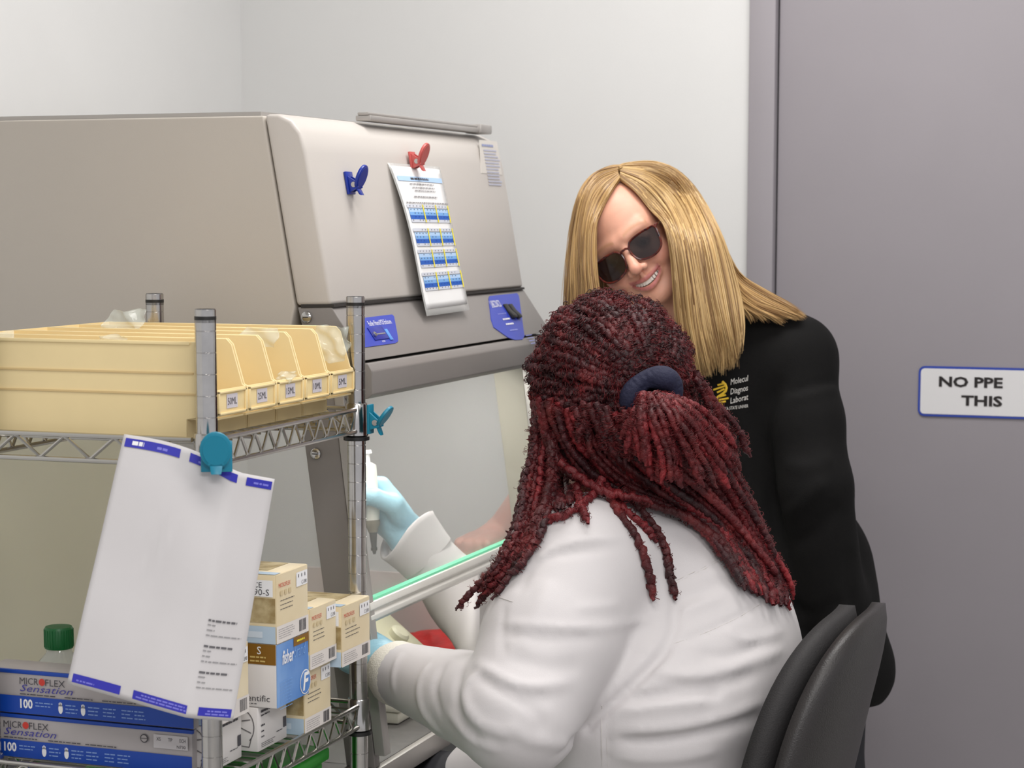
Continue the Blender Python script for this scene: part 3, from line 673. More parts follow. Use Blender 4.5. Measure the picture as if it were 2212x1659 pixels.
def crumple(name, c, r, seed, label, m=M_plas, cat='bag', grp=None):
    """one folded plastic sheet, creased"""
    rg = np.random.default_rng(seed); n = 16; V = []; F = []; ph = rg.uniform(0, 6, 8); fr_ = rg.uniform(2, 8, 8)
    for i in range(n+1):
        for j in range(n+1):
            u, v = i/n*2-1, j/n*2-1
            w_ = sum(math.sin(fr_[k]*u*(1 if k % 2 else .5)+fr_[(k+3) % 8]*v*(1 if k % 3 else .4)+ph[k]) for k in range(8))/8
            V.append((c[0]+r[0]*u*(1-.2*abs(v)), c[1]+r[1]*(v*.35+w_*.9), c[2]+r[2]*(v*.9+.25*w_)))
    for i in range(n):
        for j in range(n): a = i*(n+1)+j; F.append((a, a+1, a+n+2, a+n+1))
    V2 = [tuple(np.array(v)+np.array([0, -.0006, .0003])) for v in V]; k = len(V); F = F+[tuple(q+k for q in f[::-1]) for f in F]
    rim = [j for j in range(n+1)]+[i*(n+1)+n for i in range(1, n+1)]+[n*(n+1)+j for j in range(n-1, -1, -1)]+[i*(n+1) for i in range(n-1, 0, -1)]
    F += [(rim[i], rim[(i+1) % len(rim)], rim[(i+1) % len(rim)]+k, rim[i]+k) for i in range(len(rim))]
    o = mk(name, V+V2, F, m, None, True); tag(o, label, cat, grp); return o
bc = lambda i: B0_+.0155+wb*(i+.5)
crumple('sterile_wrapper', (A1-.012, bc(4)-.004, ZT+.092), (.030, .028, .026), 3, 'clear crinkled wrapper sticking out of the 5ML bin')
crumple('sterile_wrapper', (A0+.03, bc(3), ZT+.118), (.03, .030, .020), 5, 'pale green tinted wrapper standing beside the rear chrome post')
crumple('sterile_wrapper', (A1-.04, bc(2), ZT+.108), (.03, .026, .014), 8, 'clear wrapper poking up behind the front chrome post')
crumple('sterile_wrapper', (A1-.16, bc(0), ZT+.104), (.022, .02, .014), 11, 'small clear wrapper tip rising from the nearest bin')
crumple('sterile_wrapper', (A1-.335, bc(0), ZT+.104), (.035, .022, .016), 12, 'clear wrapper at the left end of the nearest bin')
crumple('sterile_wrapper', (A1-.002, bc(2), ZT+.058), (.012, .020, .008), 15, 'white tipped wrapper inside the 15ML bin')
# ---- cartons
def carton(lab, a1, b0, z0, L, W_, H_, kind, rz=0., txt=None):
    """long glove carton: end face at +a (seen edge-on), long face towards -b"""
    t = empty('glove_box', (a1-L/2, b0+W_/2, z0)); 
    mm = {'cream': M_carton, 'blue': M_cartw, 'mask': M_cartw, 'sens': M_boxg}[kind]
    MB().box((a1-L, b0, z0), (a1, b0+W_, z0+H_)).build('carton', mm, t, bevel=.0012)
    if kind == 'cream':
        tag(t, lab, 'box', 'cream glove boxes stacked on the lower shelf')
        # end panel slightly proud flap
        e = MB().box((a1, b0+.0008, z0+.0008), (a1+.0008, b0+W_-.0008, z0+H_-.0008)).build('end_flap', M_carton, t)
        pr = Print((a1+.001, b0, z0), Y, Z); pr.rect(.0, .0, W_, H_*.25, mat('pale grey panel', (222, 216, 212), .5), 1)
        pr.disc(W_*.86, H_*.97, .018, M_cartt, 1) if False else None
        pr.text('MICROFLEX', W_*.08, H_*.80, .0055, M_red, 2, width=W_*.36)
        for i in range(3): pr.rect(W_*(.12+.13*i), H_*.68, W_*(.2+.13*i), H_*.75, mat('faint tan ink', (206, 188, 150), .6), 2)
        pr.lines(W_*.12, H_*.60, W_*.5, 3, .0055, M_ink, .0009)
        pr.rect(W_*.62, H_*.72, W_*.97, H_*.93, M_white, 2)
        for i in range(3): pr.rect(W_*(.68+.1*i), H_*.85, W_*(.70+.1*i), H_*.90, M_ink, 3)
        pr.text('C-590', W_*.78, H_*.74, .005, M_ink, 3, width=W_*.16)
        pr.lines(W_*.06, H_*.19, W_*.5, 5, .0028, mat('pale ink', (150, 148, 150), .6), .0007)
        pr.barcode(W_*.70, H_*.05, W_*.22, H_*.17, M_ink)
        pr.build('end_print', t)
        pr = Print((a1, b0, z0), -X, -Z); pr.N = -Y
        pr = Print((a1-L, b0-.0002, z0), X, Z)
        pr.rect(0, 0, L, H_*.25, M_pale, 1); pr.rect(0, H_*.30, L, H_*.66, M_cartt, 1); pr.rect(L-.066, H_*.68, L-.003, H_*.92, M_white, 2)
        pr.text('C€' if False else 'CE', L-.030, H_*.81, .007, M_ink, 3, width=.012); pr.text('C-590-S', L-.048, H_*.70, .008, M_ink, 3, width=.040)
        pr.rect(L-.055, H_*.08, L-.018, H_*.17, mat('whiter pale blue', (206, 218, 230), .5), 2); pr.build('front_print', t)
        pr = Print((a1-L, b0, z0+H_+.0002), X, Y); pr.rect(0, 0, L, W_*.18, M_pale, 1); pr.rect(L*.2, W_*.3, L*.9, W_*.95, M_cartt, 1); pr.build('top_print', t)
    elif kind == 'blue':
        tag(t, lab, 'box')
        MB().box((a1, b0+.0006, z0+.0006), (a1+.0008, b0+W_-.0006, z0+H_-.0006)).build('end_flap', M_sky, t)
        pr = Print((a1+.001, b0, z0), Y, Z); pr.rect(W_*.52, H_*.86, W_, H_, M_brown, 1); pr.lines(W_*.62, H_*.915, W_*.26, 1, .003, M_yel, .0025)
        pr.text('fisher', W_*.16, H_*.66, .017, M_white, 2, width=W_*.36, shear=.2, bold=.02); pr.text('brand', W_*.53, H_*.685, .015, mat('pale sky ink', (120, 166, 222), .5), 2, width=W_*.36, shear=.2)
        pr.lines(W_*.08, H_*.38, W_*.42, 9, .0042, mat('pale sky ink', (120, 166, 222), .5), .001)
        pr.disc(W_*.88, H_*.22, W_*.17, M_white, 1, ry=H_*.2, n=28); pr.disc(W_*.88, H_*.22, W_*.155, M_sky, 2, ry=H_*.18, n=28); pr.text('F', W_*.79, H_*.10, .022, M_white, 3, shear=.2, bold=.03)
        pr.build('end_print', t)
        pr = Print((a1-L, b0-.0002, z0), X, Z); pr.rect(0, H_*.68, L, H_*1., M_brown, 1); pr.text('S', L-.026, H_*.84, .010, M_white, 2); pr.lines(L-.036, H_*.78, .026, 2, .005, mat('brown pale ink', (206, 180, 110), .5), .002)
        pr.text('scientific', L-.054, H_*.10, .008, M_ink, 2, width=.045); pr.lines(L-.054, H_*.05, .03, 1, .003, M_ink, .001); pr.build('front_print', t)
    elif kind == 'mask':
        tag(t, lab, 'box')
        pr = Print((a1+.0004, b0, z0), Y, Z)
        for k, (u, v, wd, h) in enumerate(((.1, .86, .8, .05), (.1, .78, .3, .03), (.1, .55, .12, .04), (.1, .42, .12, .03), (.1, .30, .12, .03), (.62, .25, .25, .02), (.1, .16, .5, .012), (.1, .12, .5, .012), (.1, .08, .5, .012))): pr.lines(W_*u, H_*v, W_*wd, 1, .003, M_ink, H_*h)
        pr.rect(W_*.86, H_*.28, W_*.96, H_*.52, M_ink, 2); pr.build('end_print', t)
        # line drawing of a head wearing a mask : thin lines
        pr = Print((a1-L, b0-.0002, z0), X, Z)
        def line(pts, wd=.0007):
            for i in range(len(pts)-1):
                p, q_ = np.array(pts[i]), np.array(pts[i+1]); d = q_-p; d /= np.linalg.norm(d)+1e-9; n_ = np.array([-d[1], d[0]])*wd
                pr.poly([p-n_, q_-n_, q_+n_, p+n_], mat('fine grey line', (110, 106, 108), .6), 1)
        u0 = L-.022; line([(u0+.017*math.cos(a), H_*.55+.022*math.sin(a)) for a in np.linspace(-.9, 4.0, 22)]); line([(u0-.010, H_*.2), (u0-.006, H_*.12), (u0+.010, H_*.10), (u0+.013, H_*.3)]); line([(u0-.016, H_*.5), (u0-.012, H_*.38), (u0-.002, H_*.36)]); line([(u0+.0, H_*.68), (u0+.012, H_*.72)]); line([(u0-.013, H_*.6), (u0+.013, H_*.42)])
        pr.build('front_print', t)
    elif kind == 'sens':
        tag(t, lab, 'box', 'silver and blue glove boxes by the front post')
        MB().box((a1-L-.001, b0-.001, z0+H_-.004), (a1+.001, b0+.004, z0+H_+.0006)).build('lid', M_boxb, t, bevel=.0006)
        pr = Print((a1-L, b0-.0014, z0), X, Z); k = txt or 0.
        pr.rect(0, .001, L, H_*.42, M_boxb, 1); pass
        u = k
        pr.text('MICR', u, H_*.70, .0085, M_ink, 2, width=.027); pr.disc(u+.032, H_*.70+.0042, .0045, M_red, 2); pr.text('FLEX', u+.037, H_*.70, .0085, M_ink, 2, width=.028)
        pr.text('Sensation', u+.0, H_*.535, .0088, mat('violet script ink', (62, 60, 150), .5), 2, width=.076, shear=.35)
        pr.lines(u+.0, H_*.46, .06, 1, .003, M_ink, .0012); pr.lines(u+.064, H_*.46, .05, 1, .003, M_ink, .0012); pr.lines(u+.117, H_*.46, .05, 1, .003, M_ink, .0012)
        pr.text('100', u-.0, H_*.15, .011, M_white, 2, width=.018, bold=.03); pi_ = mat('powder blue ink', (130, 160, 214), .5)
        pr.lines(u+.022, H_*.28, .026, 2, .004, pi_, .0013)
        for c in (.058, .090): pr.disc(u+c, H_*.20, .0032, M_white, 2, ry=.0062); [pr.rect(u+c-.0025+.0013*j, H_*.26, u+c-.0016+.0013*j, H_*.36-.001*abs(j-1.5), M_white, 2) for j in range(4)]
        for c in (.065, .097, .118, .144, .162): pr.lines(u+c, H_*.28, .018, 3, .0045, pi_, .0014)
        pr.rect(L-.052, H_*.55, L-.005, H_*.86, mat('pale grey label', (200, 196, 198), .5), 2)
        for j, s_ in enumerate(('XS', 'TP', 'ECH')): pr.text(s_, L-.048+.016*j, H_*.72, .0045, M_ink, 3, width=.006+.002*(j == 2))
        pr.text('N730', L-.020, H_*.58, .004, M_ink, 3, width=.012); pr.disc(L-.065, H_*.74, .0055, M_ink, 2); pr.disc(L-.065, H_*.74, .0042, M_boxg, 3); pr.rect(L-.069, H_*.735, L-.061, H_*.75, M_ink, 4)
        pr.build('front_print', t)
    return t
ZS = ZL-.004
AE = A1+.016
def bat(px, a=AE): return hitx(px, 1400, a)[1]
b1c = bat(596); W1 = bat(665)-b1c; w1z = hitx(630, 1389, AE)[2]; zA0 = hitx(593, 1395, AE)[2]; zA1 = hitx(593, 1243, AE)[2]; zB0 = hitx(594, 1535, AE)[2]
carton('cream glove box topmost above the blue and brown box', AE, b1c, zA0+.001, .24, W1, zA1-zA0-.001, 'cream')
carton('blue and brown glove box with white lettering in the middle of the stack', AE, b1c, zB0+.001, .24, W1, zA0-zB0-.001, 'blue')
AC = hity(557, 1600, b1c+.0)[0]
carton('white mask box with a line drawn face at the foot of the stack', AC, b1c, ZS, .20, W1*.9, zB0-ZS, 'mask')
bd = b1c+W1+.004; WD = bat(725)-bd; zD0 = hitx(690, 1441, AE)[2]; zD1 = hitx(690, 1318, AE)[2]
zD0 = hitx(668, 1450, AE)[2]; zD1 = hitx(668, 1316, AE)[2]
carton('cream glove box in the middle of three columns, right of the blue one', AE, bd, zD0+.001, .24, WD, zD1-zD0-.001, 'cream')
AF = hity(655, 1550, bd)[0]
carton('cream glove box resting directly on the shelf, lowest of its kind', AF, bd-.012+.014, ZS, .24, WD, zD0-ZS, 'cream')
AE2 = A1+.023; be = bat(737, AE2); WE = bat(798, AE2)-be; zE0 = hitx(737, 1444, AE2)[2]; zE1 = hitx(737, 1311, AE2)[2]
carton('cream glove box at the right end beside the chrome post', AE2, be, zE0+.001, .24, WE, zE1-zE0-.001, 'cream')
t = empty('carton', (AE-.16, be+WE/2, ZS)); tag(t, 'plain dark grey carton under the rightmost cream glove box', 'box'); MB().box((AE-.26, be+.006, ZS), (AE-.06, be+WE-.03, zE0)).build('body', mat('brown grey carton', (120, 110, 100), .7), t, bevel=.001); MB().box((AE-.26, be+.005, zE0-.02), (AE-.0595, be+WE-.029, zE0-.0002)).build('lid', mat('tan grey carton', (168, 156, 138), .7), t, bevel=.001)
# nearest column behind the hanging sheet
g0 = B0_+.030
g1 = b1c-.006; zG0 = hitx(500, 1580, AE)[2]; zG1 = hitx(500, 1420, AE)[2]
WG = (hitx(536, 1500, AE-.026)[1]-g0)
carton('cream glove box mostly hidden by the hanging white sheet', AE-.026, g0, zG0+.001, .06, WG, zG1-zG0, 'cream')
carton('small white mask box low behind the front post', AE-.036, g0, ZS, .06, WG, zG0-ZS, 'mask')
# silver and blue boxes, left of front post
AS = hity(417, 1580, B0_+.015)[0]; b_s = B0_+.018; hs = .0605; Ls = .30
zs1 = hity(200, 1460, b_s)[2]
hs = (zs1-ZS)/2-.0015
u1 = hity(45, 1500, b_s)[0]-(AS-Ls)
carton('silver and blue glove box, upper of the two left of the front post', AS, b_s, ZS+hs+.002, Ls, .055, hs, 'sens', txt=u1)
carton('silver and blue glove box, lower of the two left of the front post', AS-.003, b_s, ZS, Ls, .055, hs, 'sens', txt=u1-.022)
# bottle
bt = hity(127, 1376, B0_+.13); t = empty('bottle', (bt[0], bt[1], ZS)); tag(t, 'clear square shouldered bottle with green screw cap', 'bottle')
capz0, capz1 = hity(127, 1399, bt[1])[2], hity(127, 1353, bt[1])[2]; zsn = hity(127, 1445, bt[1])[2]
m = MB(); V = []; F = []
rows = [(ZS, .040), (ZS+.004, .043), (zsn-.02, .043), (zsn-.008, .040), (capz0-.006, .0165), (capz0+.01, .0155)]
for (z, r) in rows:
    sq = max(0, min(1, (r-.0165)/.02))
    for k in range(24):
        a = 2*math.pi*k/24; cx_, sx_ = math.cos(a), math.sin(a); q_ = 1/max(abs(cx_), abs(sx_)); rr = r*(1-sq*.8+sq*.8*min(q_, 1.25)); V.append((bt[0]+rr*cx_, bt[1]+rr*sx_, z))
for i in range(len(rows)-1):
    for k in range(24): a = i*24+k; b = i*24+(k+1) % 24; F.append((a, b, b+24, a+24))
F.append(tuple(range(23, -1, -1))); mk('glass_body', V, F, M_bottle, t, True)
prof = [(.0182, capz0), (.0186, capz0+.002), (.0186, capz1-.003), (.0170, capz1), (.002, capz1+.0005)]
m = MB(); m.lathe(prof, (bt[0], bt[1], 0), n=32); cp = m.build('screw_cap', M_gcap, t, True)
m = MB()
for k in range(30): a = 2*math.pi*k/30; m.box((-.0005, -.0004, 0), (.0005, .0004, capz1-capz0-.005), ((-math.sin(a), math.cos(a), 0), (math.cos(a), math.sin(a), 0), (0, 0, 1)), (bt[0]+.0187*math.cos(a), bt[1]+.0187*math.sin(a), capz0+.002))
m.build('cap_ribs', M_gcap, cp)
# green tub below the lower shelf
t = empty('green_tub', (A1-.12, 2.36, .4265)); tag(t, 'bright green plastic tub under the lower wire shelf', 'tub')
m = MB(); 
def tub(z0, z1, w0, w1, d0, d1, cx, cy):
    V = [(cx-w0, cy-d0, z0), (cx+w0, cy-d0, z0), (cx+w0, cy+d0, z0), (cx-w0, cy+d0, z0), (cx-w1, cy-d1, z1), (cx+w1, cy-d1, z1), (cx+w1, cy+d1, z1), (cx-w1, cy+d1, z1)]; return V
m.add(tub(.4265, .715, .11, .125, .13, .15, A1-.145, 2.37), [(0, 3, 2, 1), (0, 1, 5, 4), (1, 2, 6, 5), (2, 3, 7, 6), (3, 0, 4, 7), (4, 5, 6, 7)]); m.build('tub_body', M_green, t, bevel=.006)
m = MB(); m.box((A1-.275, 2.215, .716), (A1-.013, 2.525, .734)); m.build('tub_lid', M_green, t, bevel=.004)
m = MB(); m.tube([(A1-.01, 2.33, .68), (A1-.004, 2.33, .69), (A1-.004, 2.42, .69), (A1-.01, 2.42, .68)], .004, 8); m.build('handle', M_green, t, True)
# ---- hanging white pouch held by the teal clip
pz = lambda px, py, D=2.365: P(px, py, D)
pouch = empty('paper_pouch', pz(420, 1530)); tag(pouch, 'white paper pouch with violet blue bars hanging from the front post', 'paper bag')
TLp, TRp, BLp, BRp = pz(268, 938, 2.400), pz(583, 1046, 2.405), pz(144, 1478, 2.385), pz(494, 1574, 2.385)
def pmap(u, v, off=0.):
    p = TLp*(1-u)*(1-v)+TRp*u*(1-v)+BLp*(1-u)*v+BRp*u*v
    bend = max(0, u-.74)/.26
    p = p+FH*(.050*bend**1.08)*(1-.3*v)
    p = p+UP*(.009*math.sin(math.pi*min(1, u/.8))*(1-v))
    crk = .0034*math.exp(-((u-.45-.18*(1-v)+.0)*9)**2)*math.sin(v*3.1)+.0015*math.sin(7*u+3*v)+.0012*math.sin(11*v-4*u)+.003*math.exp(-((u-.36)**2+(v-.40)**2*.5)*160)*math.sin(60*(u+v*.4))
    return p-FH*(crk+off)
sheet_mesh('pouch_sheet', pmap, M_paper, pouch, nu=30, nv=40, th=.0012)
pr = Print((0, 0, 0), X, Z, fmap=lambda u, v, o: pmap(u, v, .0006+o))
def pg(u0, v0, u1, v1, m, l=1): pr.rect(u0, v0, u1, v1, m, l, 8)
for u0, u1, v0, v1 in ((.02, .395, .012, .046), (.46, .78, .012, .046), (.835, .99, .012, .046), (.025, .32, .952, .986), (.40, .735, .952, .986), (.80, .985, .952, .986)):
    pb = Print((0, 0, 0), X, Z, fmap=lambda u, v, o: pmap(u, v, .0006+o)); pb.rect(u0, v0, u1, v1, M_pblue, 1, 8); pb.build('blue_bar', pouch)
ml = mat('pale violet ink', (120, 120, 214), .5)
def pl(u0, u1, v, h, m, l=2):
    a = u0
    while a < u1: b = min(u1, a+random.uniform(.012, .04)); pg(a, v, b, v+h, m, l); a = b+.006
pl(.07, .15, .020, .016, M_white); pl(.24, .31, .026, .010, ml); pl(.52, .66, .030, .008, ml); pl(.88, .97, .026, .008, ml)
pl(.05, .16, .972, .006, ml); pl(.45, .72, .960, .006, ml); pl(.42, .73, .972, .006, ml); pl(.85, .96, .962, .006, ml); pl(.84, .97, .974, .006, ml)
for k in range(3):
    v0 = .60+k*.105; pl(.765-.0*k, .93, v0, .008, mat('soft ink', (96, 94, 98), .6))
    for j, wd in enumerate((.06, .06, .27)): pl(.765, .765+wd*.75, v0+.020+.021*j, .005, mat('pale ink', (150, 148, 150), .6))
pr.build('lettering', pouch)
clip('magnetic_clip', 'teal round magnetic clip pinning the white pouch to the post', P(468, 986, 2.393), -FW+RT*.1, ZZ, M_teal, opening=14, disc=.0186, plate=(.036, .036))
# ================================================================ OFFICE CHAIR
ch = empty('office_chair', (-.62, 2.76, 0)); tag(ch, 'black office chair with curved moulded back behind the seated person', 'chair')
CBY = 2.79
def chair_shell(name, m, off, th, grow=0.):
    nu, nv = 20, 20; V = []; F = []
    for side in (0, 1):
        for j in range(nv+1):
            for i in range(nu+1):
                u = i/nu*2-1; v = j/nv*2-1
                sq = 3.0; k = (abs(u)**sq+abs(v)**sq)**(1/sq) if (u or v) else 1; mx = max(abs(u), abs(v)); s_ = mx/k if k else 1
                U_, V_ = u*s_, v*s_
                z = .712+V_*(.210+grow); y = CBY+U_*(.222+grow)*(1-.16*V_)
                a = -.533+.008*((z-.72)/.2)*abs(z-.72)/.2+.043*((z-.72)/.2) - .032*U_*U_
                r = 1-min(1, (mx**6))*.5
                V.append((a+off+(th*r if side else 0), y, z))
    n1 = (nu+1)*(nv+1)
    for j in range(nv):
        for i in range(nu): a = j*(nu+1)+i; F.append((a, a+nu+1, a+nu+2, a+1)); F.append((a+n1, a+1+n1, a+nu+2+n1, a+nu+1+n1))
    rim = [i for i in range(nu+1)]+[j*(nu+1)+nu for j in range(1, nv+1)]+[nv*(nu+1)+i for i in range(nu-1, -1, -1)]+[j*(nu+1) for j in range(nv-1, 0, -1)]
    for i in range(len(rim)): a, b = rim[i], rim[(i+1) % len(rim)]; F.append((a, b, b+n1, a+n1))
    return mk(name, V, F, m, ch, True)
chair_shell('back_cushion', M_chairf, -.052, .045, -.006); chair_shell('back_shell', M_chair, -.008, .038)
m = MB(); m.prism([(-.24, -.23), (.24, -.23), (.25, 0), (.24, .23), (-.2, .24), (-.25, .15), (-.25, -.15), (-.2, -.24)], (-.76, CBY, .44), X, Y, Z, .07); m.build('seat', M_chairf, ch, bevel=.02, seg=4)
m = MB(); m.tube([(-.62, CBY, .425), (-.50, CBY, .425), (-.455, CBY, .46), (-.452, CBY, .62)], .018, 10); m.build('back_bracket', M_black, ch, True)
m = MB(); m.lathe([(.028, .09), (.028, .30), (.018, .30), (.018, .43)], (-.76, CBY, 0)); m.build('gas_column', M_black, ch, True)
for k in range(5):
    a = 2*math.pi*k/5+.3; d = np.array([math.cos(a), math.sin(a), 0]); c = np.array([-.76, CBY, 0])
    m = MB(); m.tube([c+Z*.10, c+d*.29+Z*.075], [.024, .014], 10); lg = m.build('leg', M_black, ch, True)
    m = MB(); pp = c+d*.285; m.lathe([(.02, -.012), (.026, -.010), (.026, .010), (.02, .012)], pp+Z*.0265, np.cross(d, Z), 18); m.build('caster', M_black, lg, True)
# ================================================================ HEAD (local: x = person's right, y = forward, z = up, eyes at z=0)
def head_geo(h=.0018, smile=True):
    f = Field((-.10, -.13, -.20), (.10, .135, .135), h); S = lambda x, y, z: [np.array([x, y, z]), np.array([-x, y, z])]
    f.ell((0, -.012, .036), (.076, .096, .086), 0)
    f.ell((0, .024, -.028), (.062, .066, .084), .03)
    for p, q_ in zip(S(.053, .005, -.045), S(.020, .060, -.088)): f.cap(p, q_, .017, .016, .02)
    f.ell((0, .070, -.092), (.019, .016, .015), .014)
    for p, q_ in zip(S(.042, .072, .019), S(.010, .084, .017)): f.cap(p, q_, .009, .008, .014)
    for p in S(.031, .092, -.002): f.ell(p, (.0165, .013, .0105), .010, 'sub')
    for p in S(.041, .060, -.036): f.ell(p, (.022, .020, .018), .016)
    for p in S(.033, .074, -.040): f.ell(p, (.013, .010, .011), .012)
    f.cap((0, .086, .004), (0, .108, -.033), .0065, .0095, .008)
    f.ell((0, .110, -.036), (.0095, .0085, .0085), .005)
    for p in S(.0125, .099, -.039): f.ell(p, (.0068, .0085, .0068), .005)
    for p in S(.007, .1035, -.0455): f.ell(p, (.0028, .0045, .003), .002, 'sub')
    f.cap((0, .094, -.046), (0, .0905, -.053), .004, .004, .006)
    # smiling mouth
    def arc(z0, dz, y0, n=9, wd=.029): return [np.array([wd*t, y0-.017*t*t, z0+dz*t*t]) for t in np.linspace(-1, 1, n)]
    for a_, z0, r in ((arc(-.0575, .0065, .0905), 0, .0034), (arc(-.0735, .0185, .0890), 0, .0044)):
        rs = [r*(1-.55*abs(t)**2) for t in np.linspace(-1, 1, 9)]; f.chain(a_, rs, .004)
    n = 9; pts = arc(-.0655, .0105, .094, n, .0268); rs = [.0040*(1-.72*abs(t)**2.5) for t in np.linspace(-1, 1, n)]
    if smile: f.chain(pts, rs, .0015, 'sub'); f.chain([p-np.array([0, .007, 0]) for p in pts], [r*1.05 for r in rs], .001, 'sub')
    for sx in (1, -1):
        f.fold([np.array([sx*.017, .093, -.040]), np.array([sx*.030, .082, -.050]), np.array([sx*.036, .074, -.064])], -.0022, .0045)
        f.ell((sx*.031, .0735, -.002), (.0138, .0125, .0122), .001)
        f.fold([np.array([sx*.019, .087, .0055]), np.array([sx*.031, .090, .0085]), np.array([sx*.044, .080, .004])], .0012, .003)
        f.ell((sx*.077, -.012, -.012), (.007, .016, .028), .006)
        f.ell((sx*.083, -.008, -.008), (.005, .009, .018), .003, 'sub')
    f.cap((0, -.022, -.055), (0, -.045, -.19), .050, .052, .022)
    V, F = f.mesh(1); return V, F
HV, HF = head_geo()
def face_col(V, skin, lips, brow):
    C = np.tile(np.array(lin(skin)), (len(V), 1)); x, y, z = V.T; fr_ = y > .05
    def mix(mask, col, a): C[:] = C*(1-(mask*a)[:, None])+np.array(lin(col))*(mask*a)[:, None]
    ax = np.abs(x); t = np.clip(ax/.029, 0, 1.2)
    for z0, dz, wd in ((-.0575, .0065, .0036), (-.0735, .0185, .0040)):
        zc = z0+dz*t*t; mix(np.where(fr_ & (ax < .029), np.exp(-((z-zc)/wd)**4), 0), lips, .85)
    mix(np.exp(-((ax-.042)**2+(z+.034)**2)/.016**2)*fr_, (232, 138, 122), .38)
    mix(np.exp(-(x**2+(z+.037)**2)/.010**2)*(y > .09), (228, 142, 126), .3)
    zb = .020+.004*np.clip(1-((ax-.030)/.02)**2, 0, 1); mix(np.where(fr_ & (ax > .010) & (ax < .052), np.exp(-((z-zb)/.0034)**2), 0), brow, .5)
    zc = -.0655+.0105*t*t; mix(np.where((ax < .027) & (y > .05) & (y < .094-.017*t*t-.006), np.exp(-((z-zc)/.004)**4), 0), (70, 24, 24), .95)
    return np.concatenate([C, np.ones((len(V), 1))], 1)
def to_world(V, c, M): return np.asarray(V)@M.T+c   # M columns = local axes in world
def basis(fw, up):
    y = fw/np.linalg.norm(fw); z = up-y*(up@y); z /= np.linalg.norm(z); x = np.cross(y, z); return np.stack([x, y, z], 1)
def orient(V, M): return V
def hand_pts(kind):
    """local hand: wrist at 0, fingers towards +y, palm facing -z, thumb on +x ; returns list of (points, radii)"""
    ch_ = []
    for i, (x, L, r) in enumerate(((.026, .072, .0088), (.009, .080, .0090), (-.009, .074, .0086), (-.026, .060, .0078))):
        b = np.array([x, .088-abs(i-1)*.004, 0]); k = {'fist': (85, 95, 70), 'grip': (52, 62, 38), 'relax': (22, 28, 18)}[kind]
        p = [np.array([x*.6, .02, 0]), b]; a = 0; d = 0
        for seg, kk in zip((.46, .30, .24), k):
            a += math.radians(kk+(4*i if kind == 'grip' else 0)); p.append(p[-1]+L*seg*np.array([0, math.cos(a), -math.sin(a)]))
        ch_.append((p, [.013, r*1.15, r*1.02, r*.95, r*.85]))
    if kind == 'fist': th = [(.018, .02, -.004), (.040, .050, -.016), (.038, .078, -.036), (.014, .088, -.048)]
    elif kind == 'grip': th = [(.018, .02, -.004), (.040, .048, -.020), (.040, .074, -.040), (.030, .094, -.052)]
    else: th = [(.018, .02, -.004), (.042, .046, -.014), (.050, .072, -.020), (.050, .095, -.022)]
    ch_.append(([np.array(p) for p in th], [.016, .0125, .0105, .009])); return ch_
def hand_field(f, c, M, kind, s=1., g=0.):
    for pts, rs in hand_pts(kind): f.chain([to_world(p*s, c, M) for p in pts], [r*s+g for r in rs], .004)
    f.ell(to_world(np.array([0, .052, -.002])*s, c, M), np.array([.038, .044, .0165])*s+g, .012, M=M)
    if kind == 'fist':
        for i, x in enumerate((.026, .009, -.009, -.026)): f.ell(to_world(np.array([x, .090, .003])*s, c, M), np.array([.008, .008, .008])*s, .004)
# ================================================================ SEATED PERSON
sp = empty('person', (-.80, 2.78, 0)); tag(sp, 'seated person in white lab coat with long burgundy locs working at the enclosure', 'person')
N_ = P(1345, 1105, 2.98); LS = P(1262, 1225, 2.82); RS = P(1430, 1200, 3.14); LE = P(1118, 1545, 2.70); LW = P(868, 1458, 2.93)
RE = P(1105, 1425, 3.38); RM = P(1003, 1295, 3.49); RW = P(893, 1172, 3.47)
f = Field((-1.42, 2.30, .36), (-.40, 3.36, 1.16), .005)
T2 = P(1430, 1480, 2.95)
f.ell(P(1400, 1290, 2.99), (.155, .205, .17), 0)
f.ell(P(1500, 1370, 2.99), (.135, .20, .15), .05)
f.ell(P(1300, 1370, 2.97), (.13, .18, .14), .05)
f.ell(T2, (.195, .245, .17), .06)
f.ell((T2[0]+.0, T2[1], .60), (.20, .25, .16), .06)
f.ell(P(1300, 1500, 2.95), (.15, .20, .14), .05)
for s_ in (-1, 1): f.cap((T2[0]-.02, T2[1]+s_*.12, .58), (T2[0]-.30, T2[1]+s_*.13, .575), .11, .09, .05)
f.cap(P(1350, 1170, 2.98), N_+ZZ*.005, .09, .062, .06)
f.cap(P(1310, 1185, 2.87), LS, .085, .098, .05)
f.cap(P(1400, 1165, 3.07), RS, .085, .090, .05)
f.chain([LS, LS*.5+LE*.5, LE], [.100, .094, .080], .010)
f.chain([LE, LE*.55+LW*.45, LW], [.080, .061, .046], .009)
f.chain([RS, RE, RM, RW], [.085, .070, .055, .046], .03)
f.cap(P(1098, 1300, 2.90), P(1098, 1450, 2.92), .040, .042, .02)
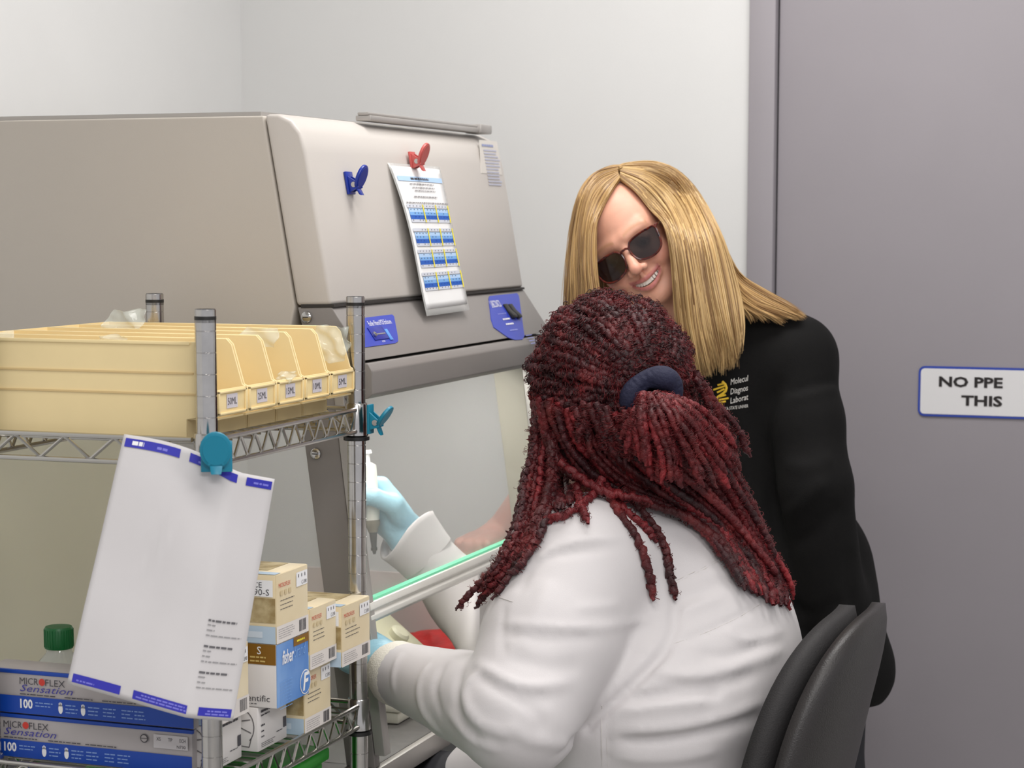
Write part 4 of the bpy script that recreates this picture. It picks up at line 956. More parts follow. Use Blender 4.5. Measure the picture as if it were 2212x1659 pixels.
# open neck
f.cap(N_+ZZ*.02, N_+ZZ*.10, .050, .062, .01, 'sub')
def on(fld, pts, D0=2.3, D1=3.6):
    out = []; last = None
    for x, y in pts:
        D = fld.march(x, y, D0, D1)
        if D is None: D = last
        if D is not None: out.append(P(x, y, D)); last = D
    return out if len(out) > 1 else None
def folds(fld, L, D0=2.3, D1=3.6):
    got = [(on(fld, catmull([(x, y) for x, y in pts], 8), D0, D1), a, w_) for pts, a, w_ in L]
    for p, a, w_ in got:
        if p is not None: fld.fold(p, a, w_)
folds(f, [
 ([(1450, 1250), (1462, 1330), (1440, 1400), (1370, 1475), (1290, 1550), (1200, 1630)], -0.0085, 0.0068),
 ([(1025, 1430), (1096, 1472), (1160, 1484), (1235, 1474)], 0.0076, 0.0068), ([(1030, 1455), (1110, 1500), (1200, 1508)], -0.0051, 0.0095),
 ([(1085, 1346), (1180, 1354), (1290, 1356), (1412, 1336)], 0.0055, 0.0054), ([(1080, 1368), (1180, 1376), (1300, 1378)], -0.0034, 0.0082),
 ([(1155, 1210), (1200, 1182), (1270, 1165), (1370, 1160)], 0.0051, 0.0054), ([(1120, 1290), (1150, 1225), (1220, 1195), (1330, 1182)], -0.0043, 0.0068),
 ([(1240, 1314), (1300, 1310), (1340, 1305)], 0.0034, 0.0054),
 ([(1040, 1450), (1005, 1490), (1020, 1550), (1080, 1580), (1100, 1583)], 0.0085, 0.0068), ([(1000, 1440), (985, 1500), (1000, 1560), (1050, 1610)], -0.0051, 0.0082),
 ([(930, 1430), (905, 1480), (915, 1540), (960, 1590)], 0.0068, 0.0061), ([(960, 1430), (940, 1490), (955, 1550)], -0.0043, 0.0068),
 ([(865, 1410), (850, 1450), (850, 1500)], 0.0043, 0.0048), ([(1110, 1500), (1160, 1540), (1175, 1580)], -0.0043, 0.0082), ([(1090, 1420), (1180, 1440), (1260, 1440)], -0.0034, 0.0095),
 ([(960, 1530), (1010, 1590), (1080, 1625)], 0.0043, 0.0068), ([(1090, 1560), (1150, 1600), (1240, 1610)], 0.0043, 0.0082),
 ([(1320, 1518), (1430, 1502), (1520, 1492), (1562, 1498)], -0.0110, 0.0075), ([(1330, 1536), (1430, 1522), (1540, 1512)], 0.0051, 0.0082),
 ([(1400, 1440), (1470, 1462), (1560, 1450), (1640, 1425), (1695, 1400)], 0.0068, 0.0075), ([(1440, 1478), (1540, 1480), (1640, 1452)], -0.0059, 0.0082),
 ([(1320, 1602), (1450, 1596), (1560, 1572), (1680, 1532)], -0.0102, 0.0082), ([(1330, 1580), (1450, 1574), (1560, 1552), (1660, 1512)], 0.0051, 0.0082),
 ([(1560, 1360), (1620, 1385), (1695, 1360)], 0.0043, 0.0068), ([(1500, 1415), (1580, 1415), (1660, 1380)], -0.0043, 0.0075), ([(1600, 1560), (1650, 1540), (1700, 1500)], 0.0051, 0.0068),
 ([(1452, 1390), (1520, 1368), (1590, 1335), (1650, 1300)], -0.0034, 0.0042), ([(1452, 1262), (1520, 1228), (1560, 1204)], -0.0026, 0.0042),
 ([(1455, 1240), (1458, 1300), (1452, 1388)], -0.0026, 0.0042), ([(1312, 1520), (1312, 1590), (1312, 1655)], -0.0034, 0.0042),
 ([(1455, 1330), (1500, 1310), (1560, 1290)], 0.0034, 0.0068), ([(1460, 1300), (1520, 1275), (1600, 1240)], -0.0034, 0.0095), ([(1330, 1640), (1450, 1640), (1560, 1620)], 0.0043, 0.0082),
 ([(1400, 1135), (1500, 1150), (1600, 1200)], 0.0034, 0.0082), ([(1190, 1250), (1160, 1330), (1120, 1390)], 0.0034, 0.0136),
 ([(1090, 1300), (1085, 1370), (1090, 1420)], -0.0034, 0.0042),
])
CF = f
SEAM = on(f, catmull([(1452, 1392), (1400, 1450), (1340, 1505), (1270, 1570), (1200, 1636)], 9))
# collar
for k in range(2): pass
ring = [N_+ZZ*(.012+.010*math.cos(a))+np.array([math.cos(a), math.sin(a), 0])*.066 for a in np.linspace(0, 2*math.pi, 17)]
for i in range(16): f.cap(ring[i], ring[i+1], .011, .011, .012)
for s_, c in ((1, P(1190, 1165, 2.86)),): f.cap(ring[8], c, .012, .010, .014)
# hollow cuffs
dL = (LW-LE)/np.linalg.norm(LW-LE); dR = (RW-RM)/np.linalg.norm(RW-RM)
f.cap(LW-dL*.01, LW+dL*.12, .036, .050, .004, 'sub'); f.cap(RW-dR*.012, RW+dR*.12, .035, .055, .004, 'sub')
f.fold(SEAM, -.012, .0055); V, F = f.mesh(1); coat = mk('lab_coat', V, F, M_coat, sp, True)
def seam_line(fld, pts, r, m, parent, D0=2.3, D1=3.6, n=26):
    q_ = on(fld, catmull(pts, n), D0, D1)
    if q_ is None: return
    q_ = np.array(q_); q_[1:-1] = .25*q_[:-2]+.5*q_[1:-1]+.25*q_[2:]
    mb = MB(); mb.tube(q_, r, 5); return mb.build('seam', m, parent, True)
M_seam = mat('coat seam thread', (196, 192, 190), .7)
for L_ in ([(1452, 1245), (1461, 1320), (1450, 1388)], [(1453, 1391), (1520, 1368), (1590, 1336), (1640, 1306)], [(1455, 1262), (1520, 1230), (1565, 1204)], [(1312, 1524), (1311, 1590), (1313, 1655)], [(1300, 1524), (1299, 1590), (1301, 1655)], [(1456, 1256), (1522, 1224), (1566, 1198)], [(1045, 1288), (1075, 1290), (1108, 1300)]): seam_line(CF, L_, .0007, M_seam, sp)
# body: one mesh - head, neck, forearms and torso under the coat
c_s = P(1318, 835, 2.90); M_s = basis(-.50*RT+.80*FW-.30*UP, UP*.9+FH*.25)
sk2 = (150, 92, 62)
fb = Field((-1.45, 2.32, .0), (-.5, 3.32, 1.16), .012)
fb.ell(P(1400, 1290, 2.99), (.12, .16, .14), 0); fb.ell(T2, (.16, .20, .14), .05); fb.ell((T2[0], T2[1], .60), (.16, .20, .10), .05)
fb.cap(P(1350, 1180, 2.98), N_+ZZ*.03, .06, .05, .03); fb.chain([P(1310, 1200, 2.9), LS, LE, LW, LW+dL*.04], [.05, .06, .045, .032, .026], .02); fb.chain([P(1400, 1190, 3.05), RS, RE, RM, RW, RW+dR*.02], [.05, .06, .045, .036, .026, .024], .02)
V1, F1 = fb.mesh(1); 
V2 = to_world(HV, c_s, M_s); HS = HV.copy(); HS[:, 1] += np.clip(-.05-HV[:, 2], 0, 1)*.75; V2 = to_world(HS, c_s, M_s); C1 = np.tile(np.array([*lin(sk2), 1]), (len(V1), 1)); C2 = face_col(HV, sk2, (120, 50, 50), (30, 16, 14))
mk('body', np.concatenate([V1, V2]), np.concatenate([F1, HF+len(V1)]), mat('brown skin', sk2, .5, vcol=True, noise=.08, nscale=80, sss=.05), sp, True, None, np.concatenate([C1, C2]))
# trousers and shoes
ft = Field((-1.45, 2.4, 0), (-.5, 3.2, .72), .011)
for s_ in (-1, 1):
    hp = np.array([T2[0]-.02, T2[1]+s_*.10, .56]); kn = np.array([T2[0]-.42, T2[1]+s_*.13, .54]); an = np.array([T2[0]-.40, T2[1]+s_*.13, .10])
    ft.chain([hp, kn, kn*.5+an*.5, an], [.105, .080, .065, .055], .03)
V, F = ft.mesh(1); mk('trousers', V, F, M_trou, sp, True)
for s_ in (-1, 1):
    an = np.array([T2[0]-.42, T2[1]+s_*.13, .045]); ff = Field(an-.2, an+.2, .006); ff.ell(an+np.array([-.06, 0, 0]), (.14, .045, .042), 0); ff.ell(an+np.array([.02, 0, .03]), (.05, .04, .05), .02)
    sl, x, y, z = ff.sub(ff.lo, an+.3); ff.f = np.maximum(ff.f, (.003-z)+0*ff.f); V, F = ff.mesh(1); mk('shoe', V, F, M_white, sp, True)
# knit cuff at the left wrist
GL = LW+dL*.055+RT*-.012
m = MB(); c0 = LW-dL*.030; m.tube([c0+dL*t for t in (0, .02, .045, .062)]+[], [.044, .047, .0465, .040], 28, False); ck = m.build('knit_cuff', M_knit, sp, True)
f = Field(LW-.12, LW+dL*.2+.14, .003)
ext = to_world([0, 0, 0], np.zeros(3), np.eye(3))
dG = P(780, 1402, 3.02)-LW; dG /= np.linalg.norm(dG); Mh = basis(dG, -RT*.2+ZZ*.9-FW*.3)
WL = LW+dL*.035
f.cap(LW+dL*.01, LW+dL*.02+dG*.04, .040, .036, .004); WL = LW+dL*.02+dG*.03; hand_field(f, WL, Mh, 'grip', 1.05, .003)
for k in range(6): t_ = LW+dL*.015+dG*(.004+.011*k); f.fold([t_+np.array([.038*math.cos(a), .038*math.sin(a)*.3, .038*math.sin(a)]) for a in np.linspace(0, 2*math.pi, 12)], -.0015, .0035)
V, F = f.mesh(1); gl = mk('glove', V, F, M_glove, sp, True)
# right glove with pipette
hdir = P(795, 1055, 3.48)-RW; hdir /= np.linalg.norm(hdir)
Mr = basis(hdir, (RT*.62+ZZ*.45-FH*.55)); _z = RT*.50+FW*.62+UP*.30; _z -= hdir*(_z@hdir); _z /= np.linalg.norm(_z); Mr = np.stack([np.cross(_z, hdir), hdir, _z], 1)
WR = RW+hdir*.012
f = Field(WR-.14, WR+hdir*.14+.14, .0026)
f.cap(RW-dR*.012, WR+hdir*.035, .040, .032, .01); hand_field(f, WR-hdir*.002, Mr, 'grip', 1.14, .003)
rg = np.random.default_rng(3)
for k in range(16):
    a = WR+hdir*rg.uniform(.0, .09)+rg.normal(size=3)*.02; b = a+rg.normal(size=3)*.02+RT*.02; f.fold([a, (a+b)/2, b], -.0015, .003)
V, F = f.mesh(1); mk('glove', V, F, M_glove, sp, True)
# turned back cuff of the right sleeve
m = MB(); c0 = RW-dR*.035; n = 26; a1 = np.cross(dR, ZZ); a1 /= np.linalg.norm(a1); a2 = np.cross(dR, a1)
V = []; F = []
prof = [(.0, .050), (.020, .052), (.050, .056), (.058, .058), (.060, .054), (.052, .050), (.0, .046)]
for (h_, r) in prof:
    for k in range(n): a = 2*math.pi*k/n; rr = r*(1+.05*math.sin(3*a+1)); V.append(c0+dR*(h_+.008*math.sin(a*2+.6)*(h_ > .03))+rr*(math.cos(a)*a1+math.sin(a)*a2))
for i in range(len(prof)-1):
    for k in range(n): a = i*n+k; b = i*n+(k+1) % n; F.append((a, b, b+n, a+n))
mk('turned_cuff', V, F, M_coat, sp, True)
# pipette held in the right hand: top hidden in the fingers, tip down
pp = empty('pipette', P(806, 1190, 3.44)); tag(pp, 'white and dark pipette pointing down in the gloved right hand', 'pipette')
A_ = P(797, 1045, 3.44); B_ = P(803, 1125, 3.44); Cc = P(806, 1150, 3.44); Dd = P(809, 1197, 3.44)
dd = (Dd-A_)/np.linalg.norm(Dd-A_)
m = MB(); m.tube([A_-dd*.035, A_-dd*.03, A_, A_+dd*.045, B_], [.007, .0145, .0150, .0142, .0128], 18); m.build('handle', M_pip, pp, True)
m = MB(); m.tube([B_-dd*.001, B_+dd*.006, Cc-dd*.008, Cc], [.0138, .0138, .010, .0075], 18); m.build('collar', M_olive, pp, True)
m = MB(); m.tube([Cc-dd*.001, Dd-dd*.012, Dd-dd*.011, Dd-dd*.006, Dd-dd*.0055, Dd], [.0068, .0044, .0056, .0052, .0035, .0022], 14); m.build('tip_cone', mat('dark olive plastic', (50, 50, 42), .4), pp, True)
m = MB(); m.tube([A_-dd*.035, A_-dd*.05], [.005, .005], 12); m.tube([A_-dd*.05, A_-dd*.056], [.009, .008], 14); m.build('plunger', M_white, pp, True)
pr = Print(A_+dd*.040-FW*.0145-RT*.003, -dd, np.cross(-FW, -dd)*1.0); pr.text('100', .004, -.003, .0065, M_ink, 1, width=.020); pr.build('marking', pp)
# ---------------------------------------------------------------- locs
hair = empty('hair', (0, 0, 0)); hair.parent = sp; hair.location = Vector(c_s)-sp.location
fh = Field(c_s-.17, c_s+.17, .005); fh.ell(c_s+ZZ*.008, (.098, .098, .104), 0, M=None)
ft_ = M_s@np.array([0, 1, 0]); fh.ell(c_s+ft_*.085-ZZ*.055, (.062, .062, .085), .01, 'sub')
V, F = fh.mesh(1); mk('hair_cap', V, F, M_hairw, hair, True)
TIE = P(1408, 858, 2.800)
def loc(path, r, mt, bump=.25, taper=True, n=9, name='loc'):
    path = np.asarray(path); L = np.linalg.norm(np.diff(path, axis=0), axis=1).sum(); S = max(10, int(L/.0024)); p = catmull(path, S) if len(path) < S else path
    # even resample
    d = np.r_[0, np.cumsum(np.linalg.norm(np.diff(p, axis=0), axis=1))]; q_ = np.linspace(0, d[-1], S); p = np.stack([np.interp(q_, d, p[:, i]) for i in range(3)], 1)
    s_ = q_; ph = random.uniform(0, 6); k1 = 2*math.pi/random.uniform(.007, .011)
    wob = .0012; wob *= (.5 if bump < .2 else 1); p = p+wob*np.stack([np.sin(s_*k1*.7+ph), np.cos(s_*k1*.62+ph*2), np.sin(s_*k1*.55+ph*3)], 1)
    th = 2*np.pi*np.arange(n)/n; rr = r*(1+bump*.62*np.cos(2*(th[None, :]-s_[:, None]*k1/2+ph))+.10*RNG.normal(size=(S, n)))
    rr *= (1+.10*np.sin(s_*48+ph)[:, None])
    if taper:
        e = np.clip((L-s_)/.012, .25, 1)**.6; rr *= e[:, None]
    V, F = tubes(p[None], rr[None], n); base = len(V)
    V = np.concatenate([V, [p[0], p[-1]]]); Fl = np.concatenate([F, np.array([[base, (k+1) % n, k, k] for k in range(n)])*1]) if False else F
    return mk(name, V, Fl, mt, hair, True), p
def curls(paths, count, r0, name, mt, rad=(.002, .0045), parent=None, lift=.004):
    """tiny corkscrew hairs springing off the locs, one mesh"""
    K = count; S = 12; Pp = np.zeros((K, S, 3))
    for i in range(K):
        p = paths[random.randrange(len(paths))]; j = random.randrange(2, len(p)-3); c = p[j]; t = p[min(j+3, len(p)-1)]-c; t /= np.linalg.norm(t)+1e-9
        o = RNG.normal(size=3); o -= t*(o@t); o /= np.linalg.norm(o); b = np.cross(t, o); rc = random.uniform(*rad); turns = random.uniform(.7, 1.6); a = np.linspace(0, 2*np.pi*turns, S)[:, None]
        c2 = c+o*(lift*random.uniform(.5, 1.1)); ax_ = t*random.uniform(-1, 1)+b*.4
        Pp[i] = c2+o*rc*np.cos(a)+b*rc*np.sin(a)+ax_*np.linspace(0, random.uniform(.003, .010), S)[:, None]
    V, F = tubes(Pp, np.full((K, S, 4), r0), 4); o = mk(name, V, F, mt, parent or hair, True); o['kind'] = 'stuff'; return o
# A: crown locs gathered to the tie
tdir = TIE-c_s; tdir /= np.linalg.norm(tdir); e1 = np.cross(tdir, ZZ); e1 /= np.linalg.norm(e1); e2 = np.cross(e1, tdir)
crown = []
RA = [.104, .104, .110]
def shell(d, r=1.): # ellipsoid-ish hair ball
    return c_s+ZZ*.006+np.array([d[0]*.108, d[1]*.108, d[2]*.115])*r
for layer, n_ in ((0, 52), (1, 56)):
    for i in range(n_):
        ph = 2*math.pi*(i+.5*layer)/n_+random.uniform(-.04, .04)
        az = math.cos(ph)*e1+math.sin(ph)*e2   # direction around the tie
        down = -az[2]
        if down > .62: continue
        th0 = math.radians(random.uniform(98, 122) if down < .2 else random.uniform(70, 95))
        pts = []
        for k in range(9):
            t_ = k/8; th = th0*(1-t_)+math.radians(9)*t_; wv = random.uniform(-.03, .03)
            az2 = math.cos(ph+wv)*e1+math.sin(ph+wv)*e2; d = tdir*math.cos(th)+az2*math.sin(th)
            lift = (1.0 if layer == 0 else 1.045)+.02*math.sin(9*t_+i)
            if t_ > .8: lift -= .10*(t_-.8)/.2*(1-layer*.3)
            pts.append(shell(d, lift))
        o, p = loc(pts, random.uniform(.0044, .0058), M_loc[2] if random.random() < .7 else M_loc[0], .26); crown.append(p)
# B/C/D/E: hanging locs through guides in front of the coat
def guide(pts): return catmull(pts, 14)
def drape(fr, gap=.006):
    """fr: Nx3 (px,py,D) ; keep the path in front of the coat surface"""
    out = []
    for x, y, D in fr:
        Ds = CF.march(x, y, 2.55, 3.3)
        if Ds is not None and D > Ds-gap: D = Ds-gap
        out.append((x, y, D))
    a = np.array(out); 
    for _ in range(2): a[1:-1, 2] = np.minimum(a[1:-1, 2], .25*a[:-2, 2]+.5*a[1:-1, 2]+.25*a[2:, 2])
    return [P(*q_) for q_ in a]
hang = []
def family(gs, n_, r, mts, jit=8, dj=.012, bump=.13, gap0=.006, gap1=.016, endj=30, w0=0., w1=1.):
    G = [guide(g) for g in gs]
    for i in range(n_):
        t_ = (w0+(w1-w0)*(i+random.random())/n_)*(len(G)-1); k = min(int(t_), len(G)-2); u = t_-k; g = G[k]*(1-u)+G[k+1]*u
        S = int(len(g)*random.uniform(.78, 1.0)); g = g[:max(6, S)].copy()
        g[:, 0] += np.cumsum(RNG.normal(size=len(g)))*jit*.35+random.uniform(-jit, jit); g[:, 1] += random.uniform(-jit, jit); g[:, 2] -= random.uniform(0, dj)
        pts = drape(g, random.uniform(gap0, gap1)); o, p = loc(pts, random.uniform(.8, 1.12)*r, random.choice(mts), bump); hang.append(p)
Bg = [[(1165, 860, 2.82), (1185, 950, 2.84), (1250, 1030, 2.86), (1380, 1078, 2.86), (1500, 1120, 2.86), (1580, 1200, 2.88), (1640, 1310, 2.90)],
      [(1230, 880, 2.80), (1260, 965, 2.82), (1330, 1035, 2.84), (1450, 1080, 2.86), (1550, 1150, 2.87), (1605, 1235, 2.88), (1652, 1315, 2.9)],
      [(1310, 880, 2.79), (1350, 970, 2.80), (1430, 1045, 2.83), (1530, 1110, 2.86), (1600, 1195, 2.89), (1650, 1270, 2.9), (1682, 1315, 2.92)],
      [(1400, 880, 2.79), (1460, 970, 2.80), (1540, 1050, 2.85), (1605, 1140, 2.9), (1650, 1215, 2.92), (1680, 1275, 2.94), (1697, 1335, 2.95)],
      [(1480, 860, 2.82), (1530, 930, 2.84), (1580, 1010, 2.88), (1625, 1100, 2.93), (1660, 1190, 2.95), (1688, 1265, 2.96), (1700, 1330, 2.96)]]
family(Bg, 30, .0060, [M_loc[0], M_loc[2]], 10, .006, gap0=.010, gap1=.014)
family(Bg, 46, .0052, [M_loc[0], M_loc[1], M_loc[0], M_loc[2]], 12, .022, gap0=.016, gap1=.030)
family([[(1500, 800, 2.84), (1540, 880, 2.85), (1570, 940, 2.88), (1600, 1010, 2.9)], [(1510, 830, 2.84), (1560, 900, 2.86), (1590, 960, 2.88), (1625, 1040, 2.92)]], 6, .005, [M_loc[0], M_loc[2]])
# vertical short ones under the tie on the left
Cg2 = [[(1240, 870, 2.785), (1245, 920, 2.785), (1238, 965, 2.79)], [(1290, 880, 2.78), (1300, 940, 2.78), (1320, 1000, 2.79)], [(1340, 890, 2.775), (1345, 950, 2.78), (1355, 1020, 2.79)], [(1380, 890, 2.77), (1385, 950, 2.775), (1370, 1010, 2.78)]]
family(Cg2, 14, .0048, [M_loc[2], M_loc[0], M_loc[2], M_loc[1]], 10, .01)
Cg = [[(1395, 858, 2.775), (1370, 890, 2.755), (1352, 930, 2.76), (1350, 975, 2.77)],
      [(1400, 855, 2.775), (1395, 900, 2.75), (1405, 960, 2.755), (1418, 1055, 2.77)],
      [(1408, 855, 2.775), (1420, 900, 2.745), (1440, 970, 2.75), (1445, 1060, 2.765)],
      [(1415, 855, 2.775), (1450, 900, 2.745), (1490, 980, 2.76), (1540, 1080, 2.78)],
      [(1420, 855, 2.775), (1475, 890, 2.75), (1540, 970, 2.78), (1600, 1060, 2.82)],
      [(1430, 860, 2.775), (1500, 885, 2.77), (1560, 950, 2.80), (1610, 1030, 2.84)]]
family(Cg, 34, .0050, [M_loc[1], M_loc[1], M_loc[0]], 8, .026, .10, gap0=.02, gap1=.04)
Dg = [[(1150, 840, 2.88), (1150, 940, 2.86), (1130, 1040, 2.84), (1115, 1130, 2.80), (1075, 1215, 2.78), (1020, 1280, 2.78), (978, 1350, 2.79)],
      [(1180, 860, 2.86), (1180, 960, 2.84), (1165, 1060, 2.82), (1145, 1140, 2.78), (1105, 1220, 2.76), (1055, 1275, 2.77), (1005, 1335, 2.79)],
      [(1195, 880, 2.84), (1205, 980, 2.83), (1205, 1050, 2.82), (1185, 1110, 2.78), (1150, 1170, 2.77), (1110, 1225, 2.77), (1060, 1290, 2.78)]]
family(Dg, 15, .0046, [M_loc[0], M_loc[2], M_loc[2], M_loc[1]], 7, .02, .2)
family([[(1150, 880, 2.96), (1165, 980, 2.94), (1180, 1080, 2.92), (1190, 1120, 2.90)], [(1200, 900, 2.94), (1225, 1000, 2.93), (1235, 1080, 2.9), (1240, 1110, 2.88)]], 7, .0055, [M_loc[2]])
for g in ([(1300, 1040, 2.82), (1330, 1095, 2.80), (1375, 1160, 2.8), (1400, 1230, 2.8), (1412, 1297, 2.8)], [(1340, 1050, 2.82), (1385, 1100, 2.8), (1430, 1165, 2.8), (1446, 1230, 2.8), (1460, 1297, 2.8)], [(1310, 1050, 2.8), (1350, 1100, 2.8), (1395, 1140, 2.8), (1418, 1170, 2.8)],
          [(1300, 1030, 2.80), (1285, 1065, 2.79), (1225, 1110, 2.78), (1165, 1125, 2.78)], [(1245, 1040, 2.80), (1252, 1080, 2.79), (1270, 1130, 2.79)], [(1210, 1000, 2.8), (1300, 1060, 2.78), (1390, 1078, 2.78), (1410, 1090, 2.78)]):
    for rep in range(1 if g[-1][1] < 1200 else 1):
        o, p = loc(drape(guide(g), .008), .0054, M_loc[0] if g[-1][1] > 1200 else M_loc[1], .25); hang.append(p)
curls(crown, 3400, .00055, 'loose_curls', M_loc[0], (.0014, .0034), lift=.0072)
curls(crown, 3600, .0006, 'loose_curls', M_loc[2], (.0018, .0042), lift=.0080)
curls(hang, 9000, .00028, 'loose_curls', M_loc[1], (.002, .006), lift=.006)
curls(crown, 7000, .00028, 'loose_curls', M_loc[1], (.002, .006), lift=.0075)
curls(hang, 2600, .00055, 'loose_curls', M_loc[0], (.0014, .0034), lift=.0052)
# navy hair tie
m = MB(); tc_ = TIE+tdir*.004
pts = []
ax1 = RT*.86+UP*.5; ax1 -= tdir*(ax1@tdir)*0; ax2 = UP*.86-RT*.5
f = Field(TIE-.06, TIE+.06, .0022)
for k in range(20):
    a0, a1_ = 2*math.pi*k/20, 2*math.pi*(k+1)/20
    def rp(a): return TIE+UP*.001+(ax1*math.cos(a)*.031+ax2*math.sin(a)*.024)-FW*(.010+.008*math.sin(a))
    f.cap(rp(a0), rp(a1_), .0135+.002*math.sin(3*a0), .0135+.002*math.sin(3*a1_), .004)
f.ell(TIE+UP*.024+RT*.012-FW*.018, (.019, .015, .014), .006)
for k in range(26): a = 2*math.pi*k/26; c = TIE+UP*.001+(ax1*math.cos(a)*.031+ax2*math.sin(a)*.024)-FW*(.020+.008*math.sin(a)); o_ = (ax1*math.cos(a)+ax2*math.sin(a))*.012; f.fold([c-o_, c+o_], -.0022, .0022)
V, F = f.mesh(1); mk('hair_tie', V, F, M_navy, sp, True)
# ================================================================ STANDING PERSON
st_ = empty('person', (-.62, 3.62, 0)); tag(st_, 'smiling standing person with long blond hair, dark glasses and black jacket', 'person')
fwd = -.24*RT-.950*FW-.20*UP; upv = -.56*RT+.82*UP
M_h = basis(fwd, upv); br = P(1348, 537, 3.40); c_h = br-M_h@np.array([0, .094, .003])
JS = P(1712, 776, 3.53); JR = P(1345, 830, 3.66); NK = c_h+M_h@np.array([0, -.045, -.15]); HPc = P(1665, 1190, 3.63)
JE = P(1762, 1050, 3.47); JW = P(1795, 1300, 3.50)
f = Field((-1.5, 3.28, .42), (-.28, 3.99, 1.42), .0062)
mid = P(1560, 830, 3.60)
f.cap(JR*.8+JS*.2, JS, .075, .066, .03); f.cap(JR, JR*.5+JS*.5, .066, .08, .03)
f.ell(P(1560, 900, 3.60), (.17, .105, .18), .05); f.ell(P(1590, 1100, 3.61), (.155, .105, .18), .05); f.ell(P(1640, 1300, 3.62), (.165, .11, .18), .05)
f.ell(P(1688, 1240, 3.62), (.162, .13, .16), .05); f.ell(P(1712, 1430, 3.62), (.172, .13, .11), .05); sl, x, y, z = f.sub(f.lo, (0, 4.2, 2)); f.f = np.maximum(f.f, (.665-.18*(x+.8))-z+0*y)
f.cap(P(1500, 760, 3.58), NK-ZZ*.02, .07, .055, .05)
f.cap(P(1610, 700, 3.57), JS, .05, .068, .04)
f.chain([JS, JS*.5+JE*.5, JE, JW], [.070, .066, .060, .058], .018)
f.cap(P(1800, 1320, 3.56), P(1850, 1460, 3.60), .075, .055, .04)
FI = np.array([-1.352, 3.60, .845])      # fist: a hand's reflection in the glass, built as a solid hand
JK = P(1190, 1010, 3.80); 
f.chain([JR, JR*.4+JK*.6, JK], [.066, .058, .050], .02)
folds(f, [([(1690, 800), (1660, 900), (1655, 1000), (1670, 1100), (1690, 1250)], -.012, .012), ([(1700, 850), (1760, 832), (1820, 820)], -.006, .005), ([(1700, 868), (1760, 850), (1822, 838)], .004, .006),
 ([(1690, 1000), (1750, 1010), (1800, 985)], .005, .012), ([(1690, 1120), (1730, 1090), (1790, 1030)], .006, .012), ([(1700, 1180), (1760, 1150), (1820, 1080)], -.006, .012), ([(1840, 1180), (1830, 1260), (1850, 1330)], -.008, .010),
 ([(1560, 900), (1600, 960), (1610, 1060)], -.004, .012), ([(1620, 860), (1630, 980), (1640, 1080)], -.005, .010), ([(1700, 1300), (1760, 1330), (1830, 1290)], -.006, .012)], 3.2, 3.95)
JF = f; f2 = None
f.cap(NK, NK+UP*.12-RT*.02, .046, .05, .006, 'sub')
V, F = f.mesh(2); jk = mk('jacket', V, F, M_jack, st_, True)
# body mesh: head + neck + core + right forearm and the fist modelled from a reflection
fb = Field((-1.50, 3.32, .0), (-.35, 3.96, 1.40), .012)
fb.ell(P(1560, 900, 3.60), (.13, .075, .16), 0); fb.ell(P(1640, 1300, 3.62), (.13, .08, .2), .05); fb.cap(P(1500, 790, 3.58), NK, .05, .045, .03)
fb.chain([JR, JK], [.045, .034], .02); fb.chain([JS, JE, JW], [.045, .04, .03], .02)
for s_ in (-1, 1): fb.chain([HPc+np.array([s_*.085, 0, -.02]), HPc+np.array([s_*.09, 0, -.42]), HPc+np.array([s_*.095, 0, -.78])], [.06, .05, .038], .02)
V1, F1 = fb.mesh(1)
ff = Field(FI-.16, np.maximum(FI, JK)+.14, .0032)
wrd = (FI-JK); wrd[2] += 0; wl = np.linalg.norm(wrd); wrd /= wl
Mf = basis(-RT*.42-FW*.88-UP*.15, UP); FC = P(1042, 1168, 3.86); Mf = Mf*np.array([-1, 1, 1]) if (Mf[:, 0]@RT) > 0 else Mf; Wf = FC-Mf[:, 1]*.062
hand_field(ff, Wf, Mf, 'fist', 1.12); ff.chain([JK, Wf-Mf[:, 1]*.01, Wf+Mf[:, 1]*.02], [.036, .028, .026], .012)
V3, F3 = ff.mesh(1)
V2 = to_world(HV, c_h, M_h); skl = (224, 166, 141)
C = np.concatenate([np.tile(np.array([*lin(skl), 1]), (len(V1), 1)), face_col(HV, skl, (190, 108, 108), (176, 132, 92)), np.tile(np.array([*lin((226, 164, 148)), 1]), (len(V3), 1))])
mk('body', np.concatenate([V1, V2, V3]), np.concatenate([F1, HF+len(V1), F3+len(V1)+len(V2)]), M_skin, st_, True, None, C)
ft = Field((-1.0, 3.4, 0), (-.35, 3.9, .9), .011)
for s_ in (-1, 1): ft.chain([HPc+np.array([s_*.085, 0, -.06]), HPc+np.array([s_*.09, 0, -.42]), HPc+np.array([s_*.095, 0, -.76])], [.092, .078, .062], .03)
ft.ell(HPc+np.array([0, 0, -.03]), (.165, .11, .12), .04)
V, F = ft.mesh(1); mk('trousers', V, F, M_trou, st_, True)
for s_ in (-1, 1):
    an = HPc+np.array([s_*.095, -.05, -HPc[2]+.04]); fx = Field(an-.2, an+.2, .006); fx.ell(an, (.045, .13, .04), 0); fx.ell(an+np.array([0, .05, .03]), (.04, .05, .05), .02)
    sl, x, y, z = fx.sub(fx.lo, an+.3); fx.f = np.maximum(fx.f, (.003-z)+0*fx.f); V, F = fx.mesh(1); mk('shoe', V, F, M_black, st_, True)
